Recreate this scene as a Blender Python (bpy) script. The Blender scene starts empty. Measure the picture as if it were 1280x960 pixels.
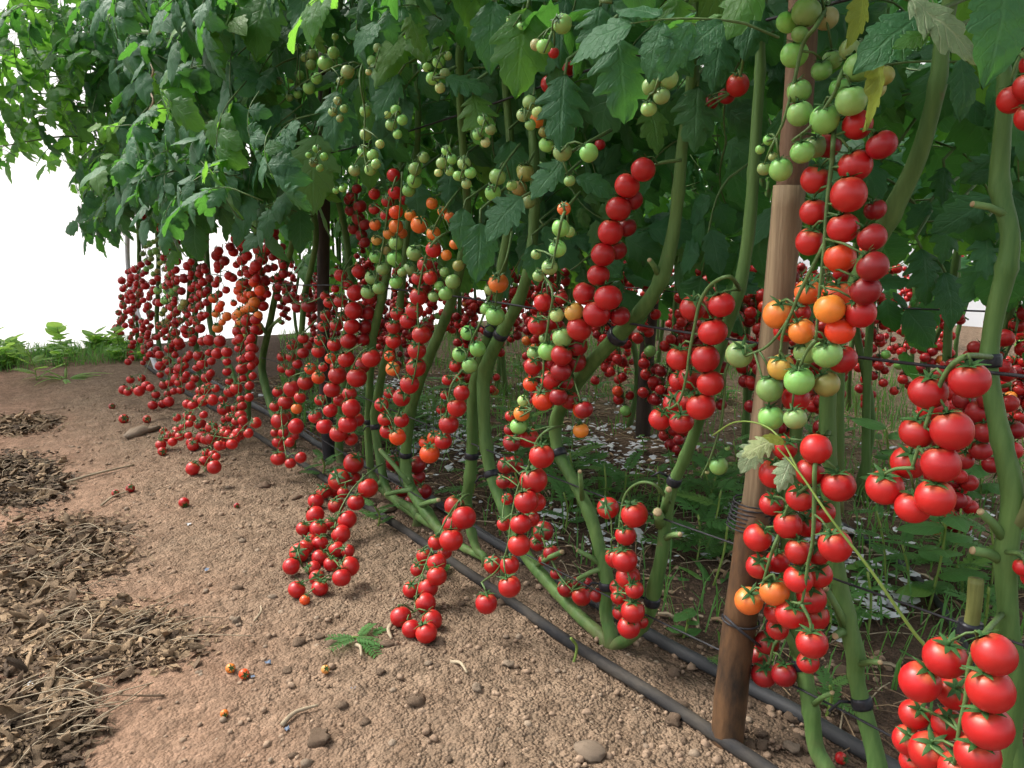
import bpy, math, random
import numpy as np
from mathutils import Vector, Matrix, noise

scene = bpy.context.scene
COL = scene.collection
rnd = random.Random(7)
R = math.radians

# ------------------------------------------------------------------ camera
CAM = Vector((0.0, 0.0, 0.60))
YAW, PITCH, FPX = R(35.08), R(10.16), 960.0      # photo frame 1280 x 960
cam_d = bpy.data.cameras.new('camera')
cam_o = bpy.data.objects.new('camera', cam_d)
COL.objects.link(cam_o)
cam_d.sensor_fit = 'HORIZONTAL'
cam_d.sensor_width = 36.0
cam_d.lens = 36.0 * FPX / 1280.0
cam_d.clip_start, cam_d.clip_end = 0.02, 400.0
cam_o.location = CAM
cam_o.rotation_euler = (R(90) - PITCH, 0.0, -YAW)
scene.camera = cam_o
sy, cy_, sp, cp = math.sin(YAW), math.cos(YAW), math.sin(PITCH), math.cos(PITCH)
FWD = Vector((sy * cp, cy_ * cp, -sp)); RGT = Vector((cy_, -sy, 0.0)); UPV = Vector((sy * sp, cy_ * sp, cp))

# ------------------------------------------------------------------ light
SUN_EL, SUN_AZ = R(52), R(-38)      # azimuth measured from +Y towards +X: ahead and to the left
world = bpy.data.worlds.new('World')
scene.world = world
world.use_nodes = True
wn = world.node_tree
wn.nodes.clear()
sky = wn.nodes.new('ShaderNodeTexSky')
sky.sky_type = 'NISHITA'
sky.sun_disc = False
sky.sun_elevation = SUN_EL
sky.sun_rotation = SUN_AZ
sky.air_density, sky.dust_density, sky.ozone_density = 1.0, 4.0, 1.0
hsv = wn.nodes.new('ShaderNodeHueSaturation')
hsv.inputs['Saturation'].default_value = 0.30
bg = wn.nodes.new('ShaderNodeBackground')
bg.inputs['Strength'].default_value = 0.15
wo = wn.nodes.new('ShaderNodeOutputWorld')
wn.links.new(sky.outputs[0], hsv.inputs['Color'])
wn.links.new(hsv.outputs[0], bg.inputs['Color'])
wn.links.new(bg.outputs[0], wo.inputs['Surface'])
sun_d = bpy.data.lights.new('sun', 'SUN')
sun_d.energy, sun_d.angle, sun_d.color = 1.5, R(24), (1.0, 0.95, 0.87)
sun_o = bpy.data.objects.new('sun', sun_d)
COL.objects.link(sun_o)
sdir = Vector((math.sin(SUN_AZ) * math.cos(SUN_EL), math.cos(SUN_AZ) * math.cos(SUN_EL), math.sin(SUN_EL)))
sun_o.rotation_euler = sdir.to_track_quat('Z', 'Y').to_euler()
sun_o.location = sdir * 20
vs = scene.view_settings
vs.view_transform, vs.look, vs.gamma, vs.use_curve_mapping = 'Standard', 'None', 1.0, False
vs.exposure = 1.42
scene.cycles.use_denoising = True
scene.cycles.max_bounces = 10
scene.cycles.diffuse_bounces = 5
scene.cycles.transmission_bounces = 6
scene.cycles.glossy_bounces = 2

# ------------------------------------------------------------------ helpers
def ray(px, py):
    return FWD + RGT * ((px - 640.0) / FPX) + UPV * ((480.0 - py) / FPX)
def onX(px, py, X):
    d = ray(px, py); return CAM + d * (X / d.x)
def onG(px, py, z=0.0):
    d = ray(px, py); return CAM + d * ((z - CAM.z) / d.z)
def proj(p):
    v = Vector(p) - CAM; t = v.dot(FWD)
    if t < 1e-3: return None
    return 640 + FPX * v.dot(RGT) / t, 480 - FPX * v.dot(UPV) / t, t
def sstep(a, b, x):
    t = min(1.0, max(0.0, (x - a) / (b - a))); return t * t * (3 - 2 * t)
def gz(x, y):
    """height of the soil"""
    h = 0.012 * noise.noise(Vector((x * 1.3, y * 1.3, 0.0)))
    h -= 0.030 * (1 - sstep(-0.1, 0.6, x)) * (1 - sstep(3.4, 4.6, y))     # trodden path a little lower than the bed
    h += 0.03 * sstep(4.2, 4.8, y)
    return h

WM = {}
def setp(o, label=None, cat=None, group=None, kind=None):
    if label: o['label'] = label
    if cat: o['category'] = cat
    if group: o['group'] = group
    if kind: o['kind'] = kind
    return o
def link(o, world_m, parent=None):
    COL.objects.link(o)
    WM[o] = world_m
    if parent is not None:
        o.parent = parent
        o.matrix_basis = WM[parent].inverted() @ world_m
    else:
        o.matrix_basis = world_m
    return o
def T(p): return Matrix.Translation(Vector(p))
def empty(name, p, label, cat, group=None):
    o = bpy.data.objects.new(name, None)
    o.empty_display_size = 0.05
    link(o, T(p)); return setp(o, label, cat, group)

class MB:
    def __init__(s): s.v, s.f, s.m, s.uv = [], [], [], []
    def add(s, verts, faces, mi=0, uvs=None):
        b = len(s.v)
        s.v.extend([tuple(v) for v in verts])
        s.uv.extend(uvs if uvs is not None else [(0.0, 0.0)] * len(verts))
        for f in faces:
            s.f.append(tuple(i + b for i in f)); s.m.append(mi)
    def tube(s, pts, rad, n=6, mi=0, cap=True, flat=1.0, ridge=0.0):
        pts = [Vector(p) for p in pts]
        k = len(pts)
        if not hasattr(rad, '__len__'): rad = [rad] * k
        vs_, fs = [], []
        nrm = None
        for i, p in enumerate(pts):
            t = (pts[min(i + 1, k - 1)] - pts[max(i - 1, 0)])
            t = t.normalized() if t.length > 1e-9 else Vector((0, 0, 1))
            if nrm is None:
                nrm = t.orthogonal().normalized()
            else:
                nrm = (nrm - t * nrm.dot(t))
                nrm = nrm.normalized() if nrm.length > 1e-6 else t.orthogonal().normalized()
            bn = t.cross(nrm)
            for j in range(n):
                a = 2 * math.pi * j / n
                kk = 1 + ridge * (math.cos(3 * a + i * .11) * .6 + math.cos(5 * a + 1) * .4 + 1.2 * noise.noise(p * 40 + Vector((j * 1.7, 0, 0)))) if ridge else 1.0
                vs_.append(p + (nrm * math.cos(a) + bn * (math.sin(a) * flat)) * (rad[i] * kk))
        for i in range(k - 1):
            for j in range(n):
                a, b = i * n + j, i * n + (j + 1) % n
                fs.append((a, b, b + n, a + n))
        if cap:
            fs.append(tuple(reversed(range(n)))); fs.append(tuple(range((k - 1) * n, k * n)))
        uvs = [(i / max(1, k - 1), j / n) for i in range(k) for j in range(n)]
        s.add(vs_, fs, mi, uvs)
    def mesh(s, name, mats, smooth=True):
        me = bpy.data.meshes.new(name)
        me.from_pydata(s.v, [], s.f)
        for m in mats: me.materials.append(m)
        if len(mats) > 1: me.polygons.foreach_set('material_index', s.m)
        me.polygons.foreach_set('use_smooth', [smooth] * len(s.f))
        uvl = me.uv_layers.new(name='UVMap')
        li = np.empty(len(me.loops), dtype=np.int32)
        me.loops.foreach_get('vertex_index', li)
        uvl.data.foreach_set('uv', np.asarray(s.uv, dtype=np.float32)[li].ravel())
        me.update()
        return me
def obj(name, me, wm, parent=None):
    return link(bpy.data.objects.new(name, me), wm, parent)
def catmull(pts, sub=4):
    pts = [Vector(p) for p in pts]
    if len(pts) < 3: return pts if len(pts) < 2 else [pts[0].lerp(pts[-1], i / sub) for i in range(sub + 1)]
    q = [2 * pts[0] - pts[1]] + pts + [2 * pts[-1] - pts[-2]]
    out = []
    for i in range(1, len(q) - 2):
        a, b, c, d = q[i - 1:i + 3]
        for j in range(sub):
            t = j / sub
            out.append(0.5 * ((2 * b) + (c - a) * t + (2 * a - 5 * b + 4 * c - d) * t * t + (3 * b - a - 3 * c + d) * t ** 3))
    out.append(pts[-1])
    return out

# ------------------------------------------------------------------ materials
def new_mat(name):
    m = bpy.data.materials.new(name); m.use_nodes = True
    nt = m.node_tree
    return m, nt, nt.nodes['Principled BSDF']
def N(nt, typ, **kw):
    n = nt.nodes.new(typ)
    for k, v in kw.items():
        if k in n.inputs.keys(): n.inputs[k].default_value = v
        else: setattr(n, k, v)
    return n
def ramp(nt, stops):
    r = nt.nodes.new('ShaderNodeValToRGB')
    e = r.color_ramp.elements
    while len(e) < len(stops): e.new(0.5)
    for i, (p, c) in enumerate(stops):
        e[i].position = p; e[i].color = (*c, 1.0) if len(c) == 3 else c
    return r
def noisy(name, c1, c2, scale=20, rough=0.8, bump=0.3, bscale=None, stretch=None, spec=0.3, detail=6, dist=0.004):
    m, nt, b = new_mat(name)
    tc = N(nt, 'ShaderNodeTexCoord')
    src = tc.outputs['Object']
    if stretch:
        mp = N(nt, 'ShaderNodeMapping'); mp.inputs['Scale'].default_value = stretch
        nt.links.new(src, mp.inputs['Vector']); src = mp.outputs[0]
    n1 = N(nt, 'ShaderNodeTexNoise', Scale=scale, Detail=detail, Roughness=0.65)
    nt.links.new(src, n1.inputs['Vector'])
    r = ramp(nt, [(0.3, c1), (0.7, c2)])
    nt.links.new(n1.outputs['Fac'], r.inputs[0])
    nt.links.new(r.outputs[0], b.inputs['Base Color'])
    b.inputs['Roughness'].default_value = rough
    b.inputs['Specular IOR Level'].default_value = spec
    if bump:
        n2 = N(nt, 'ShaderNodeTexNoise', Scale=bscale or scale * 3, Detail=5)
        nt.links.new(src, n2.inputs['Vector'])
        bp = N(nt, 'ShaderNodeBump', Strength=bump, Distance=dist)
        nt.links.new(n2.outputs['Fac'], bp.inputs['Height'])
        nt.links.new(bp.outputs[0], b.inputs['Normal'])
    return m

def leaf_mat(name, dark, light, yellow, transl, tcol, rough=0.42):
    m, nt, b = new_mat(name)
    L = nt.links.new
    oi = N(nt, 'ShaderNodeObjectInfo')
    uv = N(nt, 'ShaderNodeUVMap', uv_map='UVMap')
    sep = N(nt, 'ShaderNodeSeparateXYZ'); L(uv.outputs[0], sep.inputs[0])
    def mth(op, a, bb=None, c=None):
        n = N(nt, 'ShaderNodeMath', operation=op)
        for i, x in enumerate((a, bb, c)):
            if x is None: continue
            if isinstance(x, (int, float)): n.inputs[i].default_value = x
            else: L(x, n.inputs[i])
        return n.outputs[0]
    av = mth('ABSOLUTE', mth('MULTIPLY', mth('SUBTRACT', sep.outputs[1], 0.5), 2.0))
    ph = mth('FRACT', mth('SUBTRACT', mth('MULTIPLY', sep.outputs[0], 6.5), mth('MULTIPLY', av, 1.7)))
    lat = mth('ABSOLUTE', mth('SUBTRACT', ph, 0.5))                 # 0.5 on a lateral vein
    vein = mth('MAXIMUM', N_smooth(nt, lat, 0.40, 0.5), mth('SUBTRACT', 1.0, N_smooth(nt, av, 0.02, 0.09)))
    tc = N(nt, 'ShaderNodeTexCoord')
    n1 = N(nt, 'ShaderNodeTexNoise', Scale=26.0, Detail=4.0); L(tc.outputs['Object'], n1.inputs['Vector'])
    mixr = N(nt, 'ShaderNodeMix', data_type='RGBA'); mixr.inputs[6].default_value = (*dark, 1); mixr.inputs[7].default_value = (*light, 1)
    f = mth('ADD', mth('MULTIPLY', n1.outputs['Fac'], 0.5), mth('MULTIPLY', oi.outputs['Random'], 0.5))
    L(f, mixr.inputs[0])
    yl = N(nt, 'ShaderNodeMix', data_type='RGBA'); yl.inputs[7].default_value = (*yellow, 1)
    L(mixr.outputs[2], yl.inputs[6])
    L(mth('MULTIPLY', N_smooth(nt, oi.outputs['Random'], 0.86, 1.0), 0.8), yl.inputs[0])
    vm = N(nt, 'ShaderNodeMix', data_type='RGBA'); vm.inputs[7].default_value = (light[0] * 2.1 + .02, light[1] * 1.6 + .03, light[2] * 1.8 + .01, 1)
    L(yl.outputs[2], vm.inputs[6]); L(mth('MULTIPLY', vein, 0.20), vm.inputs[0])
    L(vm.outputs[2], b.inputs['Base Color'])
    b.inputs['Roughness'].default_value = rough
    b.inputs['Specular IOR Level'].default_value = 0.27
    n3 = N(nt, 'ShaderNodeTexNoise', Scale=11.0, Detail=3.0); L(uv.outputs[0], n3.inputs['Vector'])
    hgt = mth('ADD', mth('ADD', mth('MULTIPLY', vein, -0.8), mth('MULTIPLY', n3.outputs['Fac'], 1.0)), mth('MULTIPLY', n1.outputs['Fac'], 0.8))
    bp = N(nt, 'ShaderNodeBump', Strength=0.5, Distance=0.003); L(hgt, bp.inputs['Height']); L(bp.outputs[0], b.inputs['Normal'])
    tr = N(nt, 'ShaderNodeBsdfTranslucent'); tr.inputs['Color'].default_value = (*tcol, 1)
    ms = N(nt, 'ShaderNodeMixShader'); ms.inputs[0].default_value = transl
    L(b.outputs[0], ms.inputs[1]); L(tr.outputs[0], ms.inputs[2])
    out = nt.nodes['Material Output']; L(ms.outputs[0], out.inputs['Surface'])
    return m
def N_smooth(nt, src, a, b):
    n = N(nt, 'ShaderNodeMapRange', interpolation_type='SMOOTHSTEP')
    n.inputs[1].default_value, n.inputs[2].default_value = a, b
    nt.links.new(src, n.inputs[0]); return n.outputs[0]

M = {}
M['leaf'] = leaf_mat('tomato_leaf', (.018, .078, .034), (.052, .160, .068), (.11, .21, .035), .34, (.13, .40, .05), .5)
M['leaf_bright'] = leaf_mat('backlit_leaf', (.034, .12, .028), (.068, .19, .044), (.13, .25, .04), .5, (.23, .54, .055))  # brighter copy of the tomato leaf, backlight put into its colour
M['leaf_pale'] = leaf_mat('scorched_leaf', (.16, .24, .12), (.34, .42, .26), (.3, .34, .14), .25, (.28, .42, .1), .5)
M['leaf_yellow'] = leaf_mat('wilted_leaf', (.16, .2, .03), (.26, .32, .06), (.32, .3, .06), .4, (.35, .45, .06), .5)
M['weed_leaf'] = leaf_mat('weed_leaf', (.045, .14, .035), (.10, .25, .065), (.16, .28, .05), .4, (.2, .44, .07))
M['weed_bright'] = leaf_mat('bright_weed_leaf', (.10, .24, .04), (.19, .38, .08), (.26, .38, .07), .5, (.46, .74, .13))
M['stem'] = noisy('green_stem', (.040, .098, .022), (.105, .185, .050), 55, .6, .5, 160, (1, 1, .10), .25, dist=.002)
M['stub'] = noisy('cut_stub', (.07, .15, .04), (.15, .24, .08), 40, .6, .2)
M['cut'] = noisy('dry_cut_end', (.25, .18, .09), (.42, .33, .19), 80, .8, .2)
M['truss'] = noisy('fruit_stalk', (.05, .10, .028), (.11, .18, .055), 60, .55, .25)
M['calyx'] = noisy('green_calyx', (.018, .060, .014), (.05, .125, .03), 3, .6, 0)
M['tie'] = noisy('black_tie', (.008, .009, .012), (.025, .027, .033), 60, .35, .2)
M['string'] = noisy('dark_string', (.012, .012, .014), (.035, .035, .04), 60, .6, .2)
M['hose'] = noisy('dusty_hose', (.008, .010, .014), (.060, .052, .042), 16, .7, .3, 90, (2, .8, 2), .15)
M['hose2'] = noisy('grey_hose', (.018, .021, .025), (.055, .055, .055), 7, .6, .2, 90)
M['wood'] = noisy('pale_pole', (.11, .075, .042), (.30, .22, .13), 26, .75, .7, 50, (3, 3, .16), dist=.004)
M['wood_dark'] = noisy('brown_pole', (.09, .05, .03), (.17, .10, .06), 30, .7, .4, 60, (3, 3, .25))
M['bamboo'] = noisy('weathered_bamboo', (.014, .012, .010), (.16, .082, .036), 22, .55, .5, 70, (1.4, 1.4, .45), dist=.003)
M['dark_post'] = noisy('dark_post', (.02, .015, .012), (.06, .042, .03), 16, .7, .4, 40, (3, 3, .3))
M['black_sleeve'] = noisy('black_sleeve', (.01, .01, .012), (.022, .022, .026), 40, .5, .2)
M['dry'] = noisy('dry_leaf', (.125, .080, .046), (.335, .235, .138), 18, .85, .5, 50)
M['dry_dark'] = noisy('rotten_leaf', (.055, .036, .022), (.165, .11, .066), 18, .85, .5, 50)
M['straw'] = noisy('dry_stalk', (.20, .155, .10), (.38, .31, .21), 30, .8, .3)
M['clod'] = noisy('soil_clod', (.18, .122, .082), (.34, .245, .170), 30, .95, .9, 120, dist=.004, spec=.1)
M['stone'] = noisy('stone', (.18, .13, .09), (.29, .225, .16), 30, .9, .6, 120)
M['white_scrap'] = noisy('white_film_scrap', (.30, .31, .32), (.58, .59, .60), 30, .5, .3)
M['blue_scrap'] = noisy('blue_plastic', (.06, .09, .14), (.17, .21, .28), 30, .5, .2)
M['petal'] = noisy('pale_label', (.5, .46, .42), (.65, .6, .55), 30, .7, .1)
M['cane_green'] = noisy('dull_cane', (.085, .10, .025), (.18, .19, .055), 40, .6, .4, 80, (3, 3, .3))
M['vine'] = noisy('vine_stem', (.11, .18, .03), (.20, .28, .06), 30, .5, .1)

for k_ in ('dry', 'dry_dark'):
    nt = M[k_].node_tree; b = nt.nodes['Principled BSDF']; src_ = b.inputs['Base Color'].links[0].from_socket
    oi = N(nt, 'ShaderNodeObjectInfo'); mr = N(nt, 'ShaderNodeMapRange'); mr.inputs[3].default_value, mr.inputs[4].default_value = .45, 1.45
    hv = N(nt, 'ShaderNodeHueSaturation'); nt.links.new(oi.outputs['Random'], mr.inputs[0]); nt.links.new(mr.outputs[0], hv.inputs['Value']); nt.links.new(src_, hv.inputs['Color']); nt.links.new(hv.outputs[0], b.inputs['Base Color'])
# stems: corky brown near the foot and in scattered scars
nt = M['stem'].node_tree; b = nt.nodes['Principled BSDF']; src_ = b.inputs['Base Color'].links[0].from_socket
tc = N(nt, 'ShaderNodeTexCoord'); sz = N(nt, 'ShaderNodeSeparateXYZ'); nt.links.new(tc.outputs['Object'], sz.inputs[0])
n1 = N(nt, 'ShaderNodeTexNoise', Scale=38.0, Detail=4.0); nt.links.new(tc.outputs['Object'], n1.inputs['Vector'])
zz = N(nt, 'ShaderNodeMath', operation='MULTIPLY_ADD'); zz.inputs[1].default_value = .22; nt.links.new(n1.outputs['Fac'], zz.inputs[0]); nt.links.new(sz.outputs[2], zz.inputs[2])
lo = N_smooth(nt, zz.outputs[0], .20, .09); sc_ = N_smooth(nt, n1.outputs['Fac'], .66, .74)
mxx = N(nt, 'ShaderNodeMath', operation='MAXIMUM'); nt.links.new(lo, mxx.inputs[0]); nt.links.new(sc_, mxx.inputs[1])
ml_ = N(nt, 'ShaderNodeMath', operation='MULTIPLY'); ml_.inputs[1].default_value = .6; nt.links.new(mxx.outputs[0], ml_.inputs[0])
mc = N(nt, 'ShaderNodeMix', data_type='RGBA'); mc.inputs[7].default_value = (.13, .105, .05, 1); nt.links.new(ml_.outputs[0], mc.inputs[0]); nt.links.new(src_, mc.inputs[6]); nt.links.new(mc.outputs[2], b.inputs['Base Color'])
# tomato skin: colour carried by each fruit (object colour), with a faint blush and gloss
m, nt, b = new_mat('tomato_skin')
oi = N(nt, 'ShaderNodeObjectInfo'); tc = N(nt, 'ShaderNodeTexCoord')
n1 = N(nt, 'ShaderNodeTexNoise', Scale=1.3, Detail=3.0)
va = N(nt, 'ShaderNodeVectorMath', operation='ADD')
nt.links.new(tc.outputs['Object'], va.inputs[0]); nt.links.new(oi.outputs['Location'], va.inputs[1]); nt.links.new(va.outputs[0], n1.inputs['Vector'])
mr = N(nt, 'ShaderNodeMapRange'); mr.inputs[3].default_value, mr.inputs[4].default_value = .78, 1.25
nt.links.new(n1.outputs['Fac'], mr.inputs[0])
hv = N(nt, 'ShaderNodeHueSaturation'); nt.links.new(oi.outputs['Color'], hv.inputs['Color']); nt.links.new(mr.outputs[0], hv.inputs['Value'])
n2 = N(nt, 'ShaderNodeTexNoise', Scale=14.0, Detail=2.0); nt.links.new(va.outputs[0], n2.inputs['Vector'])
mr2 = N(nt, 'ShaderNodeMapRange'); mr2.inputs[3].default_value, mr2.inputs[4].default_value = .24, .50
nt.links.new(n2.outputs['Fac'], mr2.inputs[0]); nt.links.new(mr2.outputs[0], b.inputs['Roughness'])
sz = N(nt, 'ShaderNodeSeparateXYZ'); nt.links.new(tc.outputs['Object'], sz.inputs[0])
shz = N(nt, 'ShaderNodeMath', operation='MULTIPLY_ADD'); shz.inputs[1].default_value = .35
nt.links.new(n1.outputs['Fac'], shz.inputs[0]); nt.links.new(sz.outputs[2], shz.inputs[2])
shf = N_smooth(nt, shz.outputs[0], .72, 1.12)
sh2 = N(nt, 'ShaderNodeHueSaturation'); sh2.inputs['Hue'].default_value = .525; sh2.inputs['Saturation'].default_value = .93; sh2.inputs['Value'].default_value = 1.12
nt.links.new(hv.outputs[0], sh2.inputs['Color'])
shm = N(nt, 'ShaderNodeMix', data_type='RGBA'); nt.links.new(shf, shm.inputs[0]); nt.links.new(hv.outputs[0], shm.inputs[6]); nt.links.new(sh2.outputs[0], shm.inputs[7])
vs2 = N(nt, 'ShaderNodeTexVoronoi', Scale=9.0); nt.links.new(va.outputs[0], vs2.inputs['Vector'])
spk = N_smooth(nt, vs2.outputs['Distance'], .10, .03)
spm = N(nt, 'ShaderNodeMath', operation='MULTIPLY'); spm.inputs[1].default_value = .30; nt.links.new(spk, spm.inputs[0])
dst = N(nt, 'ShaderNodeMix', data_type='RGBA'); dst.inputs[7].default_value = (.36, .22, .14, 1)
nt.links.new(spm.outputs[0], dst.inputs[0]); nt.links.new(shm.outputs[2], dst.inputs[6]); nt.links.new(dst.outputs[2], b.inputs['Base Color'])
b.inputs['Specular IOR Level'].default_value = 0.45
b.inputs['Subsurface Weight'].default_value = 0.12
b.inputs['Subsurface Radius'].default_value = (.3, .05, .03)
b.inputs['Subsurface Scale'].default_value = .25
M['tomato'] = m
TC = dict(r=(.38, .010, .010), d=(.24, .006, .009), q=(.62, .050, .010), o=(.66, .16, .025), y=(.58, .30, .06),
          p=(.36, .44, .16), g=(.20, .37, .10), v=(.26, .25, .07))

# soil
m, nt, b = new_mat('soil')
L = nt.links.new
tc = N(nt, 'ShaderNodeTexCoord')
nA = N(nt, 'ShaderNodeTexNoise', Scale=1.7, Detail=5.0, Roughness=.6); nB = N(nt, 'ShaderNodeTexNoise', Scale=22.0, Detail=8.0, Roughness=.7)
vC = N(nt, 'ShaderNodeTexVoronoi', Scale=95.0); nD = N(nt, 'ShaderNodeTexNoise', Scale=220.0, Detail=4.0)
vE = N(nt, 'ShaderNodeTexVoronoi', Scale=230.0)
for n_ in (nA, nB, vC, nD, vE): L(tc.outputs['Object'], n_.inputs['Vector'])
sx = N(nt, 'ShaderNodeSeparateXYZ'); L(tc.outputs['Object'], sx.inputs[0])
red = ramp(nt, [(.30, (.150, .087, .055)), (.70, (.275, .168, .113))])      # trodden reddish path
tan = ramp(nt, [(.30, (.122, .084, .055)), (.72, (.262, .190, .130))])      # loose greyer soil of the bed
L(nB.outputs['Fac'], red.inputs[0]); L(nB.outputs['Fac'], tan.inputs[0])
ad = N(nt, 'ShaderNodeMath', operation='MULTIPLY_ADD'); ad.inputs[1].default_value = .9; L(nA.outputs['Fac'], ad.inputs[0]); L(sx.outputs[0], ad.inputs[2])
bedf = N_smooth(nt, ad.outputs[0], .35, .95)
mx = N(nt, 'ShaderNodeMix', data_type='RGBA'); L(bedf, mx.inputs[0]); L(red.outputs[0], mx.inputs[6]); L(tan.outputs[0], mx.inputs[7])
dk = N(nt, 'ShaderNodeMix', data_type='RGBA'); dk.inputs[7].default_value = (.085, .057, .040, 1)   # darker soil from the front row back to the second
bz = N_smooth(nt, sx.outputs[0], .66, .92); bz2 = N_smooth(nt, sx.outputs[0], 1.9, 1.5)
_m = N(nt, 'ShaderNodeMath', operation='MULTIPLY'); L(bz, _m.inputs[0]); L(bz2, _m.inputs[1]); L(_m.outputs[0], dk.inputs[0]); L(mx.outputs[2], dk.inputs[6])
cv = ramp(nt, [(.0, (.72, .72, .72)), (1., (1.25, 1.22, 1.2))]); L(vC.outputs['Color'], cv.inputs[0])
ml = N(nt, 'ShaderNodeMix', data_type='RGBA', blend_type='MULTIPLY'); ml.inputs[0].default_value = 1.0
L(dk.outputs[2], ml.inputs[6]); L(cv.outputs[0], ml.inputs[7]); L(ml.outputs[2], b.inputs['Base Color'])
b.inputs['Roughness'].default_value = .95; b.inputs['Specular IOR Level'].default_value = .12
def mth(op, a, bb):
    n = N(nt, 'ShaderNodeMath', operation=op)
    for i, x in enumerate((a, bb)):
        if isinstance(x, (int, float)): n.inputs[i].default_value = x
        else: L(x, n.inputs[i])
    return n.outputs[0]
vF = N(nt, 'ShaderNodeTexVoronoi', Scale=48.0); L(tc.outputs['Object'], vF.inputs['Vector'])
crumb = mth('ADD', mth('MULTIPLY', vC.outputs['Distance'], -1.0), mth('MULTIPLY', vE.outputs['Distance'], -.7))
crumb = mth('ADD', crumb, mth('MULTIPLY', vF.outputs['Distance'], -.8))
crumb = mth('MULTIPLY', crumb, mth('ADD', .25, mth('MULTIPLY', bedf, .9)))
h = mth('ADD', crumb, mth('ADD', mth('MULTIPLY', nB.outputs['Fac'], .55), mth('MULTIPLY', nD.outputs['Fac'], .35)))
bp = N(nt, 'ShaderNodeBump', Strength=.75, Distance=.009); L(h, bp.inputs['Height']); L(bp.outputs[0], b.inputs['Normal'])
M['soil'] = m

# translucent white greenhouse film
m, nt, b = new_mat('greenhouse_film')
b.inputs['Base Color'].default_value = (.92, .92, .92, 1); b.inputs['Roughness'].default_value = .5
tr = N(nt, 'ShaderNodeBsdfTranslucent'); tr.inputs['Color'].default_value = (.96, .97, .98, 1)
ms = N(nt, 'ShaderNodeMixShader'); ms.inputs[0].default_value = .6
nt.links.new(b.outputs[0], ms.inputs[1]); nt.links.new(tr.outputs[0], ms.inputs[2]); nt.links.new(ms.outputs[0], nt.nodes['Material Output'].inputs['Surface'])
M['film'] = m

# ------------------------------------------------------------------ setting: soil and greenhouse walls
def axis_lines(lo, a, b_, hi, fine, grow):
    pts = list(np.arange(a, b_, fine))
    s, p = fine, b_
    while p < hi: pts.append(p); s = min(s * grow, 1.2); p += s
    pts.append(hi)
    s, p = fine, a - fine
    while p > lo: pts.insert(0, p); s = min(s * grow, 1.2); p -= s
    pts.insert(0, lo)
    return pts
xs = axis_lines(-12, -0.55, 0.86, 14, .0085, 1.05)
ys = axis_lines(-6, 0.45, 1.9, 16, .0085, 1.035)
nx, ny = len(xs), len(ys)
gv = np.zeros((ny, nx, 3), dtype=np.float32)
for j, y in enumerate(ys):
    for i, x in enumerate(xs):
        h = gz(x, y)
        if -1.2 < x < 2.2 and 0.2 < y < 4.8:
            loose = 0.25 + 0.75 * sstep(.05, .5, x + .25 * noise.noise(Vector((x * 2, y * 2, 3))))
            h += .0050 * noise.noise(Vector((x * 14, y * 14, 1.0)))
            h += loose * .0050 * noise.noise(Vector((x * 30, y * 30, 2.0)))
            c = noise.noise(Vector((x * 62, y * 62, 5.0)))
            h += loose * .0065 * max(0.0, c - .12) + .0008 * c
            h += .010 * loose * max(0.0, noise.noise(Vector((x * 9, y * 9, 8.0))) - .25)
        gv[j, i] = (x, y, h)
idx = np.arange(nx * ny).reshape(ny, nx)
quads = np.stack([idx[:-1, :-1], idx[:-1, 1:], idx[1:, 1:], idx[1:, :-1]], -1).reshape(-1, 4)
me = bpy.data.meshes.new('soil_ground')
me.vertices.add(nx * ny); me.vertices.foreach_set('co', gv.ravel())
me.loops.add(quads.size); me.loops.foreach_set('vertex_index', quads.ravel().astype(np.int32))
me.polygons.add(len(quads)); me.polygons.foreach_set('loop_start', np.arange(0, quads.size, 4, dtype=np.int32))
me.polygons.foreach_set('use_smooth', np.ones(len(quads), dtype=bool))
me.materials.append(M['soil']); me.update(calc_edges=True)
setp(obj('soil_ground', me, Matrix()), kind='structure')

def film_wall(p0, p1, hgt, posts, label):
    root = empty('greenhouse_wall', (p0[0], p0[1], 0), label, 'wall')
    d = Vector((p1[0] - p0[0], p1[1] - p0[1], 0)); n = Vector((-d.y, d.x, 0)).normalized()
    mb = MB(); k = 60
    vs_ = []
    for i in range(k + 1):
        for z in (0.0, .5, 1.0):
            s = i / k
            vs_.append(Vector((p0[0], p0[1], -.05)) + d * s + n * (.03 * math.sin(s * k * 1.1) * (1 - abs(z - .5))) + Vector((0, 0, hgt * z)))
    fs = [(i * 3 + j, i * 3 + 3 + j, i * 3 + 4 + j, i * 3 + 1 + j) for i in range(k) for j in range(2)]
    mb.add(vs_, fs)
    obj('film_sheet', mb.mesh('film_sheet', [M['film']]), Matrix(), root)
    for i in range(posts):
        s = (i + .5) / posts
        q = MB(); c = Vector((p0[0], p0[1], 0)) + d * s + n * .08
        q.tube([c, c + Vector((0, 0, hgt))], .02, 8)
        obj('steel_post', q.mesh('steel_post', [M['steel']]), Matrix(), root)
M['steel'] = noisy('galvanised_post', (.45, .46, .47), (.6, .6, .62), 20, .45, 0)
film_wall((-7, 5.0), (8, 5.0), 3.2, 4, 'bright white plastic film wall closing the far end of the greenhouse')
film_wall((6.2, 5.0), (6.2, -5), 3.2, 3, 'bright white plastic film side wall glimpsed between the rear tomato rows')

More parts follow.
